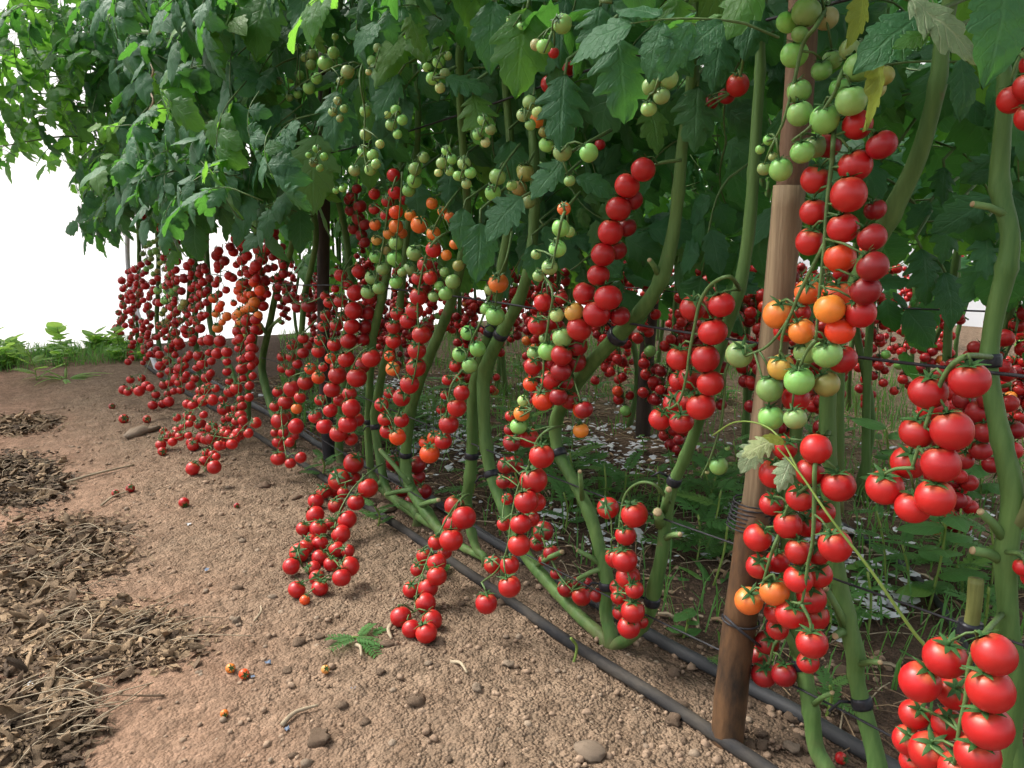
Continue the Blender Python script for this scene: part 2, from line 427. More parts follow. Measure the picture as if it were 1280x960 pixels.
# ------------------------------------------------------------------ leaflet and leaf shapes
def leaflet(L_, W_, lobes, seed, nu=16, crinkle=1.0, droop=.35, roll=.25):
    """verts, faces, uvs of one leaflet; base at the origin, tip towards +Y, upper face +Z"""
    rr = random.Random(seed)
    ph = rr.random() * 6
    vs_, uv = [], []
    cols = (-1, -.66, -.33, 0, .33, .66, 1)
    side_k = rr.uniform(.8, 1.2)
    asym = (rr.uniform(.88, 1.12), rr.uniform(.88, 1.12))
    bend = rr.uniform(-.12, .12)
    for i in range(nu + 1):
        u = i / nu
        w0 = math.sin(math.pi * min(1, u ** .78)) ** .85 if 0 < u < 1 else 0.0
        for c in cols:
            sgn = 0 if c < 0 else 1
            f = (u * 4.2 + .18 * sgn + ph * .05) % 1.0
            f2 = (u * 9.0 + .3 * sgn + ph) % 1.0
            lob = lobes * (1 - .55 * u) * (f ** .8 - .55) + (.10 * (f2 - .5) if lobes > .1 else 0)
            w = max(0.0, w0 * (1 + lob * 1.25)) * W_ * asym[sgn]
            x = c * w + bend * L_ * u * u
            yy = u * L_ + abs(c) ** 2 * lobes * .10 * L_ * (f - .4) * w0
            a = abs(c)
            q = math.sin((u * 6.5 - a * 1.7) * 2 * math.pi)
            z = crinkle * .020 * L_ * q * a * (1.2 - a) * w0
            z += crinkle * .03 * L_ * noise.noise(Vector((u * 4 + ph, c * 2.2, seed * 1.7)))
            z -= roll * w * a * a * side_k
            z += .10 * a * w
            z -= droop * L_ * u * u
            vs_.append((x, yy * (1 - .10 * droop * u), z)); uv.append((u, .5 + c * .5))
    fs = []
    for i in range(nu):
        for j in range(6):
            a = i * 7 + j
            fs.append((a, a + 1, a + 8, a + 7))
    return vs_, fs, uv

class LeafShape: pass
LEAFLET_ME = {}
def leaflet_mesh(key, hi):
    k = (key, hi)
    if k not in LEAFLET_ME:
        s = key
        mb = MB()
        v_, f_, u_ = leaflet(1.0, .27 + .045 * (s % 3), .32 + .14 * (s % 4), 100 + s, nu=26 if hi else 14,
                             crinkle=1.7, droop=.20 + .18 * (s % 3), roll=.15 + .22 * (s % 2))
        mb.add(v_, f_, 0, u_)
        LEAFLET_ME[k] = mb
    return LEAFLET_ME[k]
def make_shape(seed):
    rr = random.Random(seed)
    S = LeafShape(); S.items = []; S.rach = []
    Lr = rr.uniform(.12, .16)
    curl = rr.uniform(.25, .7)
    def pt(s): return Vector((.015 * math.sin(s * 3 + seed), Lr * s * (1 - .15 * curl * s), -Lr * curl * s * s))
    S.rach = [pt(i / 8 * 1.0 - .0) for i in range(9)]
    S.rach.insert(0, Vector((0, -.05, .0)))
    def put(s, side, ln):
        p = pt(s)
        if side == 0:
            m_ = T(p) @ Matrix.Rotation(-curl * 1.1 - rr.uniform(0, .4), 4, 'X') @ Matrix.Rotation(rr.uniform(-.3, .3), 4, 'Y')
        else:
            ang = rr.uniform(.75, 1.25)
            m_ = T(p) @ Matrix.Rotation(-curl * s, 4, 'X') @ Matrix.Rotation(-side * ang, 4, 'Z') @ T((0, .008, 0)) @ Matrix.Rotation(-rr.uniform(.1, .75), 4, 'X') @ Matrix.Rotation(rr.uniform(-.35, .35), 4, 'Y')
        S.items.append((rr.randrange(8), m_ @ Matrix.Scale(ln, 4)))
    put(.98, 0, rr.uniform(.085, .105))
    for s, ln in ((.76, .075), (.50, .070), (.25, .055)):
        for side in (-1, 1):
            if rr.random() < .93: put(s + rr.uniform(-.05, .05), side, ln * rr.uniform(.8, 1.2))
    for s in (.63, .38):
        if rr.random() < .6: put(s, rr.choice((-1, 1)), rr.uniform(.02, .032))
    return S
SHAPES = [make_shape(11 + i) for i in range(10)]
MATSETS = {}
def leaf_joined(si, mat):
    k = ('J', si, mat)
    if k not in MATSETS:
        S = SHAPES[si]; mb = MB()
        for key, m_ in S.items:
            src = leaflet_mesh(key, False)
            mb.add([m_ @ Vector(v) for v in src.v], src.f, 0, src.uv)
        mb.tube(S.rach, [.0018] * 3 + [.0014] * 4 + [.0009] * 3, 5, 1)
        MATSETS[k] = mb.mesh('leaf', [M[mat], M['truss']])
    return MATSETS[k]
def leaf_rachis(si):
    k = ('R', si)
    if k not in MATSETS:
        mb = MB(); mb.tube(SHAPES[si].rach, [.0018] * 3 + [.0014] * 4 + [.0009] * 3, 6, 0)
        MATSETS[k] = mb.mesh('leaf_stalk', [M['truss']])
    return MATSETS[k]
def leaflet_me(key, mat):
    k = ('L', key, mat)
    if k not in MATSETS:
        src = leaflet_mesh(key, True)
        MATSETS[k] = src.mesh('leaflet', [M[mat]])
    return MATSETS[k]
def frame(y, z):
    y = Vector(y).normalized(); z = Vector(z); z = (z - y * z.dot(y)).normalized(); x = y.cross(z)
    return Matrix((x, y, z)).transposed().to_4x4()
def add_leaf(plant, p, ydir, zdir, sc, mat='leaf', near=False, si=None):
    si = rnd.randrange(len(SHAPES)) if si is None else si
    wm = T(p) @ frame(ydir, zdir) @ Matrix.Scale(sc, 4)
    if not near:
        return obj('leaf', leaf_joined(si, mat), wm, plant)
    o = obj('leaf', leaf_rachis(si), wm, plant)
    for key, m_ in SHAPES[si].items:
        obj('leaflet', leaflet_me(key, mat), wm @ m_, o)
    return o

# ------------------------------------------------------------------ tomato shapes
def tomato_mesh(seed, squash, lowpoly=False):
    rr = random.Random(seed)
    mb = MB(); nr, ns = (8, 10) if lowpoly else (14, 18)
    vs_ = [(0, 0, squash * .80)]; fs = []
    for i in range(1, nr):
        th = math.pi * i / nr
        for j in range(ns):
            a = 2 * math.pi * j / ns
            rad = math.sin(th) * (1 + .018 * math.cos(5 * a + seed) * math.sin(th) * max(0, math.cos(th)))
            z = math.cos(th) * squash
            z -= .20 * squash * math.exp(-(math.sin(th) / .32) ** 2) if th < 1.6 else -.03 * math.exp(-(math.sin(th) / .3) ** 2)
            vs_.append((rad * math.cos(a), rad * math.sin(a), z))
    vs_.append((0, 0, -squash * .97))
    for j in range(ns): fs.append((0, 1 + j, 1 + (j + 1) % ns))
    for i in range(nr - 2):
        for j in range(ns):
            a, b_ = 1 + i * ns + j, 1 + i * ns + (j + 1) % ns
            fs.append((a, a + ns, b_ + ns, b_))
    e = len(vs_) - 1
    for j in range(ns): fs.append((e, e - ns + (j + 1) % ns, e - ns + j))
    mb.add(vs_, fs, 0)
    z0 = squash * .80
    k = 5 if seed % 2 else 6
    for q in range(k):
        a = 2 * math.pi * (q + rr.uniform(-.15, .15)) / k
        ln = rr.uniform(.65, 1.05); up = rr.uniform(-.05, .38)
        d = Vector((math.cos(a), math.sin(a), 0)); s = Vector((-math.sin(a), math.cos(a), 0))
        prof = ((.04, .12, .03), (.28, .15, .15), (.34 + .3 * ln, .10, .11 + up * .5), (.34 + .62 * ln, .012, up + .02))
        v2 = []
        for (r_, w, z) in prof:
            c = d * r_ + Vector((0, 0, z0 + z))
            v2 += [c - s * w, c + Vector((0, 0, .03)), c + s * w]
        f2 = []
        for i in range(3):
            f2 += [(i * 3, i * 3 + 1, i * 3 + 4, i * 3 + 3), (i * 3 + 1, i * 3 + 2, i * 3 + 5, i * 3 + 4)]
        mb.add(v2, f2, 1)
    mb.tube([(0, 0, z0), (.02, 0, z0 + .18), (.0, .03, z0 + .34), (-.02, .03, z0 + .42)], [.085, .06, .105, .06], 6, 1)
    return mb
TOM = [tomato_mesh(i, s) for i, s in enumerate((.94, .97, .91, 1.02, .95))]
TOM_ME = [t.mesh('tomato', [M['tomato'], M['calyx']]) for t in TOM]
TOM_LO = [tomato_mesh(20 + i, s, True) for i, s in enumerate((.92, .97))]
TOM_LO_ME = [t.mesh('tomato', [M['tomato'], M['calyx']]) for t in TOM_LO]
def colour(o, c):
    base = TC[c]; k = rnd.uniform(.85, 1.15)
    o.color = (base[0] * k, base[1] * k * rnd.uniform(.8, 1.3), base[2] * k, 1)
def add_tomato(parent, p, r, axis, c, lo=False):
    me = rnd.choice(TOM_LO_ME if lo else TOM_ME)
    rot = Vector(axis).to_track_quat('Z', 'Y').to_matrix().to_4x4() @ Matrix.Rotation(rnd.random() * 6.28, 4, 'Z')
    o = obj('tomato', me, T(p) @ rot @ Matrix.Scale(r, 4), parent)
    colour(o, c)
    return o

# ------------------------------------------------------------------ front row: plants, stems, trusses
XS = 0.75
PL = {}
def plant(key, bx, by, label, X=XS, base=None):
    p = onX(bx, by, X) if base is None else Vector(base)
    PL[key] = empty('tomato_plant', (p.x, p.y, gz(p.x, p.y) - .01), label, 'tomato plant', 'staked tomato plants of the front row')
    return PL[key]
def px_list(s): return [tuple(float(q) for q in w.split(',')) for w in s.split()]
def stem(key, pts, X=XS, name='stem', up=True, root=True, ties=(), stubs=(), Xs=None):
    """pts: 'x,y,width' along the stem from its foot upwards"""
    pp = px_list(pts); P, W = [], []
    n = len(pp)
    for i, q in enumerate(pp):
        Xi = X if Xs is None else Xs[0] + (Xs[1] - Xs[0]) * i / (n - 1)
        p = onX(q[0], q[1], Xi); P.append(p); W.append(q[2] * .80 / 2 * (p - CAM).dot(FWD) / FPX)
    if root and P[0].z > gz(P[0].x, P[0].y) - .01:
        P.insert(0, Vector((P[0].x, P[0].y + .01, gz(P[0].x, P[0].y) - .03))); W.insert(0, W[0] * 1.15)
    if up:
        q = P[-1]
        for k, z in enumerate((.25, .55, .9)):
            if q.z + z < 1.9:
                P.append(q + Vector((.03 * math.sin(k * 2 + q.y * 9), .05 * math.cos(k * 1.7 + q.y * 7), z))); W.append(max(.004, W[-1] * .85))
    C = catmull(P, 5); rr = []
    for i in range(len(C)):
        t = i / 5; a = int(min(t, len(W) - 1)); b_ = min(a + 1, len(W) - 1)
        w = W[a] + (W[b_] - W[a]) * (t - a)
        rr.append(w * (1 + .07 * noise.noise(C[i] * 30) + (.16 * math.exp(-((i % 5) / .8) ** 2) if 0 < i < len(C) - 8 and (i // 5) % 2 else 0)))
    mb = MB(); mb.tube([c - C[0] for c in C], rr, 16, ridge=.055)
    o = obj(name, mb.mesh(name, [M['stem']]), T(C[0]), PL[key])
    for (x, y) in ties:
        t = onX(x, y, X); i = min(range(len(C)), key=lambda k: (C[k] - t).length)
        i = min(max(i, 1), len(C) - 2)
        d = (C[i + 1] - C[i - 1]).normalized(); q = MB()
        q.tube([-d * .006, -d * .003, d * .003, d * .006], [rr[i] * 1.16, rr[i] * 1.24, rr[i] * 1.24, rr[i] * 1.16], 12)
        e = d.cross(Vector((1, .3, 0))).normalized()
        q.tube([e * rr[i] * 1.1, e * (rr[i] * 1.1 + .010) + Vector((-.006, 0, .003)), e * (rr[i] + .02) + Vector((-.01, 0, -.008))], .0018, 5)
        obj('tie', q.mesh('tie', [M['tie']]), T(C[i]), o)
    for (x0, y0, x1, y1, w) in stubs:
        a, b_ = onX(x0, y0, X - .004), onX(x1, y1, X - .03)
        r_ = w / 2 * (a - CAM).dot(FWD) / FPX; q = MB()
        q.tube([Vector(), (b_ - a) * .5 + Vector((0, 0, .002)), b_ - a], [r_ * 1.25, r_, r_ * .95], 8, 0)
        q.tube([(b_ - a) * .995, (b_ - a) * 1.04], [r_ * .9, r_ * .75], 8, 1)
        obj('side_stub', q.mesh('side_stub', [M['stub'], M['cut']]), T(a), o)
    return o

def truss(key, rach, toms, Xt=.70, Xb=None, Xs=None, extra=(), ground=False, label=None, rr_=.0020, roff=-.008):
    Xb = Xt if Xb is None else Xb
    rp = px_list(rach)
    items = []
    if isinstance(toms, str):
        for w in toms.split():
            f = w.split(',')
            items.append((float(f[0]), float(f[1]), float(f[2]), f[3][0], 'b' in f[3][1:]))
    else: items = toms
    y0 = min(rp[0][1], min(i[1] for i in items)); y1 = max(i[1] for i in items) + 1e-3
    def XX(y): return Xt + (Xb - Xt) * min(1, max(0, (y - y0) / (y1 - y0)))
    n = len(items)
    D = [ray(i[0], i[1]) for i in items]
    t = np.zeros(n); rk = np.array([i[2] * (1.0 if i[2] < 16 else 1.07 if i[2] < 36 else 1.03) / 2 / FPX for i in items])
    for k, i in enumerate(items):
        if ground:
            d = D[k]; tt = -CAM.z / d.z
            for _ in range(3):
                q = CAM + d * tt; tt = (gz(q.x, q.y) + rk[k] * tt * .85 - CAM.z) / d.z
            t[k] = tt
        else:
            t[k] = (XX(i[1]) + (.030 if i[4] else 0) + rnd.uniform(-.004, .004)) / D[k].x
    for it in range(60):
        P = [CAM + D[k] * t[k] for k in range(n)]
        moved = False
        for a in range(n):
            for b_ in range(a + 1, n):
                m_ = .93 * (rk[a] * t[a] + rk[b_] * t[b_])
                dv = P[a] - P[b_]
                if dv.length < m_:
                    u = D[a].normalized(); along = dv.dot(u); perp2 = dv.length_squared - along * along
                    need = math.sqrt(max(0, m_ * m_ - perp2)) - abs(along)
                    sg = 1 if (along > 0 or (along == 0 and a % 2)) else -1
                    t[a] += sg * need * .3 / D[a].length; t[b_] -= sg * need * .3 / D[b_].length; moved = True
        for k in range(n):
            q = CAM + D[k] * t[k]; lim = gz(q.x, q.y) + rk[k] * t[k] * .9
            if q.z < lim: t[k] *= (CAM.z - lim) / max(1e-6, CAM.z - q.z)
        if not moved: break
    P = [CAM + D[k] * t[k] for k in range(n)]
    def rachis_pts(rp, first):
        out = []
        for i, q in enumerate(rp):
            if ground:
                p = onG(q[0], q[1], .02); p.z = gz(p.x, p.y) + .022
            else:
                p = onX(q[0], q[1], (Xs if Xs else XS - .012) if (i == 0 and first) else XX(q[1]) + roff)
                p.z = max(p.z, gz(p.x, p.y) + .006)
            out.append(p)
        return catmull(out, 5)
    C = rachis_pts(rp, True); o0 = C[0]
    mb = MB(); mb.tube([c - o0 for c in C], [rr_ * (1.15 - .55 * i / len(C)) for i in range(len(C))], 6)
    allc = list(C)
    for e in extra:
        c2 = rachis_pts(px_list(e), False); allc += c2
        mb.tube([c - o0 for c in c2], [rr_ * (.85 - .35 * i / len(c2)) for i in range(len(c2))], 6)
    axes = []
    for k in range(n):
        p = P[k]; r_ = rk[k] * t[k]; want = p + Vector((0, 0, r_ * 1.6))
        at = min(allc, key=lambda c: (c - want).length)
        ax = ((at - p).normalized() * .55 + Vector((rnd.uniform(-.45, .05), rnd.uniform(-.3, .25), .72))).normalized()
        axes.append(ax)
        a, b_ = p + ax * r_ * 1.12, p + ax * r_ * 1.6
        if (at - p).length < .085:
            mb.tube([a - o0, b_ * .6 + at * .4 - o0, at - o0], [.0011, .0012, .0014], 5)
    o = obj('fruit_truss', mb.mesh('fruit_truss', [M['truss']]), T(o0), PL[key])
    if label: o['label'] = label
    for k in range(n): add_tomato(o, P[k], rk[k] * t[k], axes[k], items[k][3], lo=items[k][2] < 13)
    return o
def ptruss(key, poly, d0, d1, cols, Xt=.70, Xb=None, dens=.40, wid=.62, **kw):
    pp = px_list(poly)
    seg = [math.dist(pp[i], pp[i + 1]) for i in range(len(pp) - 1)]; tot = sum(seg)
    n = max(4, int(1.12 * tot / (.5 * (d0 + d1) * dens))); items = []
    for k in range(n):
        s = (k + .5) / n; l = s * tot; i = 0
        while i < len(seg) - 1 and l > seg[i]: l -= seg[i]; i += 1
        f = l / seg[i]; a, b_ = pp[i], pp[i + 1]
        dx, dy = (b_[0] - a[0]) / seg[i], (b_[1] - a[1]) / seg[i]
        d = (d0 + (d1 - d0) * s) * .95; off = ((k % 3) - 1) * wid * d + rnd.uniform(-.38, .38) * d
        tone = cols[min(len(cols) - 1, int(s * len(cols)))]
        if tone == 'd' and k % 3: tone = 'r'
        items.append((a[0] + dx * f * seg[i] - dy * off, a[1] + dy * f * seg[i] + dx * off, d * rnd.uniform(.72, 1.15), tone, False))
    return truss(key, poly, items, Xt, Xb, rr_=.0014, **kw)

# ================================================================== front row, plant by plant (nearest first)
plant('A', 1262, 1010, 'tomato plant with thick forked stem and two short big red trusses at the right edge')
stem('A', '1262,1015,34 1262,940,32 1268,850,30 1262,780,30 1258,700,32 1266,620,32 1252,550,30 1240,490,27 1236,450,26 1244,390,28 1258,335,30 1262,290,28 1250,235,28 1252,180,26 1258,110,24 1262,20,22',
     ties=((1237,449),), stubs=((1252,700,1216,688,12), (1254,672,1226,640,11), (1256,268,1216,255,9)))
stem('A', '1275,1000,26 1250,830,16 1252,770,15 1262,715,14', up=False, name='side_shoot')
stem('A', '1262,660,26 1290,630,24 1320,560,24 1330,400,22', root=False, name='side_shoot')
truss('A', '1252,768 1228,796 1212,830 1208,870 1200,905 1193,955',
  '1181,822,50,r 1150,852,48,r 1243,818,50,r 1238,862,54,r 1192,866,40,rb 1235,908,57,r 1143,893,36,rb 1185,905,38,rb 1162,940,48,r 1222,943,52,r 1135,925,36,rb 1141,952,30,rb 1197,962,44,r 1170,978,44,r 1235,975,46,rb', .655, .645, rr_=.0024)
truss('A', '1238,446 1205,446 1180,470 1163,515 1148,560 1140,585', 
  '1212,475,47,r 1160,490,45,r 1190,538,49,r 1147,540,42,r 1176,580,45,r 1136,578,42,rb 1106,609,44,r 1169,622,46,r 1141,634,42,r 1166,508,34,rb', .67, .665, extra=('1150,560 1160,575 1170,600','1143,585 1120,586 1106,592'), rr_=.0024)
truss('A', '1262,480 1240,490 1225,520 1212,560', '1205,500,26,d 1222,515,27,d 1232,540,27,d 1212,535,28,d 1200,548,26,d 1226,562,26,d 1205,575,22,d 1235,500,24,d', .90, Xs=.80)
truss('A', '1260,60 1285,75 1278,110', '1266,124,34,r 1286,108,34,r 1288,146,34,r 1292,80,30,rb', .69)
truss('A', '1258,690 1278,695 1283,715', '1279,709,22,r 1290,722,24,r 1287,698,20,rb', .73)

plant('B', 1060, 985, 'tomato plant against the tall wooden stake with long green, orange and red trusses')
stem('B', '1098,970,28 1080,890,27 1070,845,24 1070,820,30 1058,770,28 1044,700,27 1038,610,26 1034,520,25 1042,430,25 1074,345,25 1112,270,30 1148,195,28 1172,105,25 1188,0,24',
     ties=((1072,878),), stubs=((1058,785,1033,737,9), (1056,790,1044,795,10), (1076,830,1100,828,7)))
stem('B', '1036,970,26 1020,935,25 1014,890,24 1004,840,24 992,790,22 984,720,20 986,620,20 996,530,19 1004,450,19 1010,380,18', ties=((996,834),), stubs=((998,820,960,750,9),(1018,880,1040,866,6)), up=False)
stem('B', '1050,640,12 1050,560,12 1051,480,12 1054,400,12', root=False, up=False, name='side_shoot', X=.83)
truss('B', '1048,120 1042,170 1040,200 1034,255 1030,310 1024,370 1020,425',
  '1072,156,36,r 1102,181,37,d 1069,207,41,r 1019,224,33,r 1061,243,43,r 1035,182,30,db 1017,265,32,r 1012,302,32,r 1059,246,40,rb 1054,285,38,r 1050,322,38,q 1094,262,26,db 1090,297,34,d 1091,333,38,d 1082,363,37,d 1076,391,35,r 1050,413,36,q 1053,449,34,rb 1037,386,37,o 1046,369,34,qb 972,393,34,o 1010,365,31,ob 1000,391,25,rb 1002,414,31,o 982,413,28,rb 976,459,31,y 924,443,32,g 1034,442,36,g 1008,440,30,pb 999,476,35,g 962,486,31,g 1033,480,31,vb 995,498,32,rb 994,523,27,g 964,522,30,g',
  .675, extra=('1030,305 1000,365 985,400 960,432 932,445', '985,400 978,420 976,440','1020,425 1008,440 1000,458'), rr_=.0024, label='long hanging truss ripening from red through orange to green')
truss('B', '1042,-10 1022,30 1004,55 992,105 980,150 970,172', '1008,15,34,g 984,28,26,g 1033,23,28,pb 1000,43,20,g 993,68,32,g 1027,88,24,gb 999,114,28,g 1000,142,30,g 961,175,14,g 955,211,16,g 976,212,27,g 950,187,12,g 966,196,12,p 1040,75,24,gb', .665, label='hanging truss of unripe green tomatoes')
truss('B', '1076,50 1052,92 1044,115 1016,155 990,176', '1073,84,34,g 1064,126,37,g 1031,149,34,g 1003,190,28,g 1020,183,26,gb 1094,111,25,pb 1050,110,25,gb 1105,95,24,vb 1062,62,24,gb', .66, label='hanging truss of unripe green tomatoes')
truss('B', '1036,540 1020,575 1018,620 1016,675 1010,705 1006,735 1002,755',
  '1020,561,37,r 981,560,29,r 1012,590,34,r 967,592,34,r 1048,607,41,r 1000,622,33,r 964,630,28,r 985,656,33,r 1010,656,30,rb 1044,682,40,r 998,689,31,r 1022,690,30,rb 998,724,34,r 1023,718,32,rb 987,768,34,r 1015,804,38,r 1014,748,36,rb 1018,770,34,rb 970,765,28,rb 972,786,26,rb 1010,828,26,rb 1030,640,26,rb',
  .672, extra=('1018,600 990,625 978,650','1002,755 1012,775 1014,788'), rr_=.0024)
truss('B', '990,640 972,672 962,700 952,735', '947,672,33,r 948,708,29,r 972,702,28,rb 936,751,33,o 968,739,35,o', .668, extra=('955,725 966,718 970,726',), label='short truss of red fruit ending in two orange tomatoes')
truss('B', '985,790 968,805 962,830', '959,803,28,d 950,820,25,db 955,843,30,d 980,843,29,d 1005,835,24,db', .735)
truss('B', '945,430 910,455 905,500 900,535 888,572 876,597', '898,582,22,g 909,560,7,g 884,590,6,p', .71, Xs=.73, label='nearly bare thin truss with one small green tomato', rr_=.0018)

plant('C', 772, 808, 'tomato plant whose two thick bare stems spread in a V right behind the drip hose')
stem('C', '770,808,20 787,797,20 803,782,20 813,764,20 817,740,22 828,690,21 832,645,20 840,608,19 856,572,18 872,530,18 890,470,19 906,415,19 924,362,20 936,290,20 942,215,18 946,150,17 950,90,16 953,0,15',
     ties=((812,748),(841,603)), stubs=((826,655,822,640,13),(833,672,850,668,7),(830,640,836,612,9)))
stem('C', '766,806,22 757,765,20 760,732,20 751,690,20 736,640,20 715,598,19 698,566,18 694,530,20 706,500,22 732,462,24 772,420,24 802,388,24 826,350,24 840,300,21 848,240,19 853,180,18 865,100,17 870,0,16',
     ties=((759,732),(699,562),(771,418)), stubs=((752,706,722,688,6),(754,710,722,724,6),(728,625,725,590,6),(824,345,812,325,7)), root=True)
truss('C', '838,628 818,606 798,604 782,618 775,650 774,690 786,720 788,750', '760,635,26,r 793,643,32,r 782,669,25,r 769,697,24,r 781,700,30,r 785,721,29,r 793,737,22,r 772,734,19,rb 773,746,18,r 775,766,18,rb 791,764,28,r 786,784,27,r 802,777,16,rb', .71, extra=('776,668 766,672 764,650',))
truss('C', '852,200 822,205 795,222 778,265 764,310 750,352 740,400 722,450 706,490',
  '804,212,29,r 784,232,30,r 773,261,30,r 763,290,30,r 754,318,29,r 748,344,27,r 731,367,28,r 760,372,33,r 746,392,33,r 791,250,24,db 783,284,24,db 771,313,24,db 724,411,30,r 702,444,26,r 721,432,26,db 719,452,26,db 701,464,25,d 698,496,22,d 707,478,20,db 688,475,24,r 712,500,22,db 775,395,24,db 730,512,22,d', .69, roff=.022, label='longest red truss hanging as a slanting chain')
truss('C', '925,362 912,346 890,355 875,378 868,410 862,440 858,470 850,500 836,512',
  '902,381,31,r 866,385,31,r 891,415,36,r 849,448,30,r 882,448,33,r 888,479,32,r 849,476,24,rb 876,508,34,r 843,504,27,rb 860,500,28,rb 825,524,27,r 852,527,29,r 863,472,28,rb 884,384,28,rb', .685, rr_=.0022)

plant('D', 700, 745, 'tomato plant with twin upright stems tied in black left of the V shaped plant')
stem('D', '758,802,19 720,766,19 680,722,18 655,690,19 632,640,19 616,600,19 608,560,19 604,500,20 607,462,21 626,418,20 648,378,18 662,330,17 668,270,16 668,200,15', ties=((613,590),(625,412)), stubs=((672,706,702,690,6),))
stem('D', '606,698,10 597,688,12 590,668,15 583,628,18 587,596,18 590,560,18 591,495,18 597,465,17 608,430,17 619,390,16 628,330,15 636,280,14 640,210,13', ties=((588,568),(612,412)))
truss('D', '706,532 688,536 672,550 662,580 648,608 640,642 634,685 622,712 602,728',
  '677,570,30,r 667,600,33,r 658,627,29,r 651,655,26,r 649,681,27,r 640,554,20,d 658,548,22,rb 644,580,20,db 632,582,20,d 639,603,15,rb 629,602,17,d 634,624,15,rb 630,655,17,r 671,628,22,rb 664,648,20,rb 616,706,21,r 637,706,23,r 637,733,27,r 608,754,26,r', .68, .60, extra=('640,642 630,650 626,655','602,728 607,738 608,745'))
truss('D', '655,690 676,672 684,690 700,720 715,738', '679,664,24,d 672,679,19,d 689,691,19,d 680,700,14,d 695,717,15,d 708,735,22,d 727,745,23,r 746,744,17,d 735,728,12,d 719,728,14,d', .745)
truss('D', '668,330 690,362 686,400 680,440 678,480 665,512', '679,378,22,r 702,373,16,rb 718,390,24,y 696,394,17,p 672,407,24,r 703,422,24,g 685,439,24,g 668,442,18,g 681,423,15,gb 666,458,21,r 688,455,23,rb 663,480,18,q 679,500,26,q 654,501,15,p 652,517,19,o 648,533,20,g 638,520,14,r 639,553,20,d 637,537,15,d 661,547,24,rb 690,404,18,rb', .685, label='truss of mixed green, yellow and red tomatoes')
truss('D', '700,480 715,495 724,510', '727,512,21,q 726,538,19,o', .73)
truss('D', '640,290 634,320 624,345', '623,354,24,o 609,386,16,g 619,395,23,g 612,362,14,pb', .70)
truss('D', '612,370 602,400 590,425 582,450', '585,416,18,g 597,436,19,g 575,443,19,g 587,457,18,g 607,387,15,gb', .71, label='small truss of green tomatoes by the string')
truss('D', '600,440 566,478 560,510 552,540', '577,491,19,r 571,509,23,r 561,530,24,r 554,551,21,r 543,547,17,qb 537,567,24,q 559,475,14,r 556,494,12,r 551,512,12,rb 569,458,15,rb 532,553,16,qb', .69)
for a in ('650,180 628,210 618,240|622,221,20,g 616,241,19,g 640,232,14,pb|.60', '668,190 655,215 645,240|657,217,20,v 649,235,19,v 661,252,17,g 640,262,16,g|.70',
          '720,160 710,180 700,190|703,190,22,g 736,191,22,g 683,181,18,g 705,172,9,p 712,226,15,g|.57', '725,240 706,265 697,300 690,335|705,261,16,o 701,285,21,g 697,311,21,g 687,334,19,g 670,318,13,g 673,345,15,g 712,290,14,gb|.55',
          '700,5 690,40 680,65|703,30,23,g 670,56,15,p 680,58,18,g 692,66,14,rb|.54', '846,60 828,90 818,115|835,98,24,g 827,120,20,g 811,136,19,g 813,108,20,g 812,80,19,g|.54',
          '700,70 690,90 685,115|688,105,23,r 712,85,18,r 672,150,18,o 680,165,14,v 656,213,20,v 750,181,14,d|.72', '930,70 925,95 915,115|922,106,27,r 908,120,20,d 876,147,20,d 868,155,15,d 888,128,18,d|.76',
          '603,0 600,15 592,25|596,10,13,g 590,24,10,g|.62'):
    r_, t_, x_ = a.split('|'); truss('C' if float(r_.split(',')[0]) > 780 else 'D', r_, t_, float(x_), rr_=.0018)

plant('E', 600, 705, 'tomato plant with slanting dark stem and a red bunch trailing over the drip hose')
stem('E', '628,713,7 608,700,9 582,686,11 556,670,14 534,642,18 514,612,17 507,585,17 508,555,17 513,515,18 520,490,18 533,453,17 546,424,17 556,400,16 568,365,15 578,320,14 584,260,13', ties=((509,572),), stubs=((526,632,548,625,6),(512,605,476,563,6),(516,612,483,618,6)))
truss('E', '586,618 578,622 562,642 545,675 532,706 522,736 518,765', '580,647,29,r 568,632,24,rb 564,675,28,r 566,655,25,rb 545,678,19,r 546,703,23,r 530,695,18,r 522,712,17,r 546,720,24,r 514,737,20,r 535,735,24,r 532,754,24,r 501,771,25,r 540,775,24,r 514,786,22,r 533,791,26,r 556,690,18,rb', .68, .53, Xs=.73, label='red truss trailing down onto the loose soil')
truss('E', '512,600 500,585 500,600 515,620', '493,579,20,d 521,581,21,d 521,597,21,d 530,614,19,d 514,627,17,d 503,613,17,d 508,590,18,d', .80)
truss('E', '580,280 545,300 530,330 522,380 524,430 515,480 500,510 490,542',
  '542,312,19,r 532,331,20,r 523,348,17,r 538,347,17,r 523,371,21,r 518,388,21,r 510,401,20,r 527,418,23,r 521,438,22,r 520,459,24,r 512,480,23,r 502,497,21,r 492,426,19,r 496,392,16,r 492,409,17,r 487,445,14,q 491,461,17,o 487,491,15,r 477,506,17,r 481,524,17,r 502,525,18,r 484,539,18,r 497,546,20,q 530,360,16,db 533,405,16,db', .68)
truss('E', '580,230 560,255 545,280 535,310', '540,254,15,o 524,281,20,o 542,292,17,o 513,269,15,o 553,264,13,o 562,271,14,o 569,305,15,o 558,319,14,o 573,332,15,v 566,352,18,g 557,367,17,g 542,371,14,g 549,357,13,g 556,340,13,g 518,316,19,g 512,336,16,g', .69, label='wide truss of orange and green tomatoes')
truss('E', '530,190 524,205 516,230', '519,211,16,g 518,226,18,g 511,238,16,g 530,197,14,g 517,212,12,g', .66)

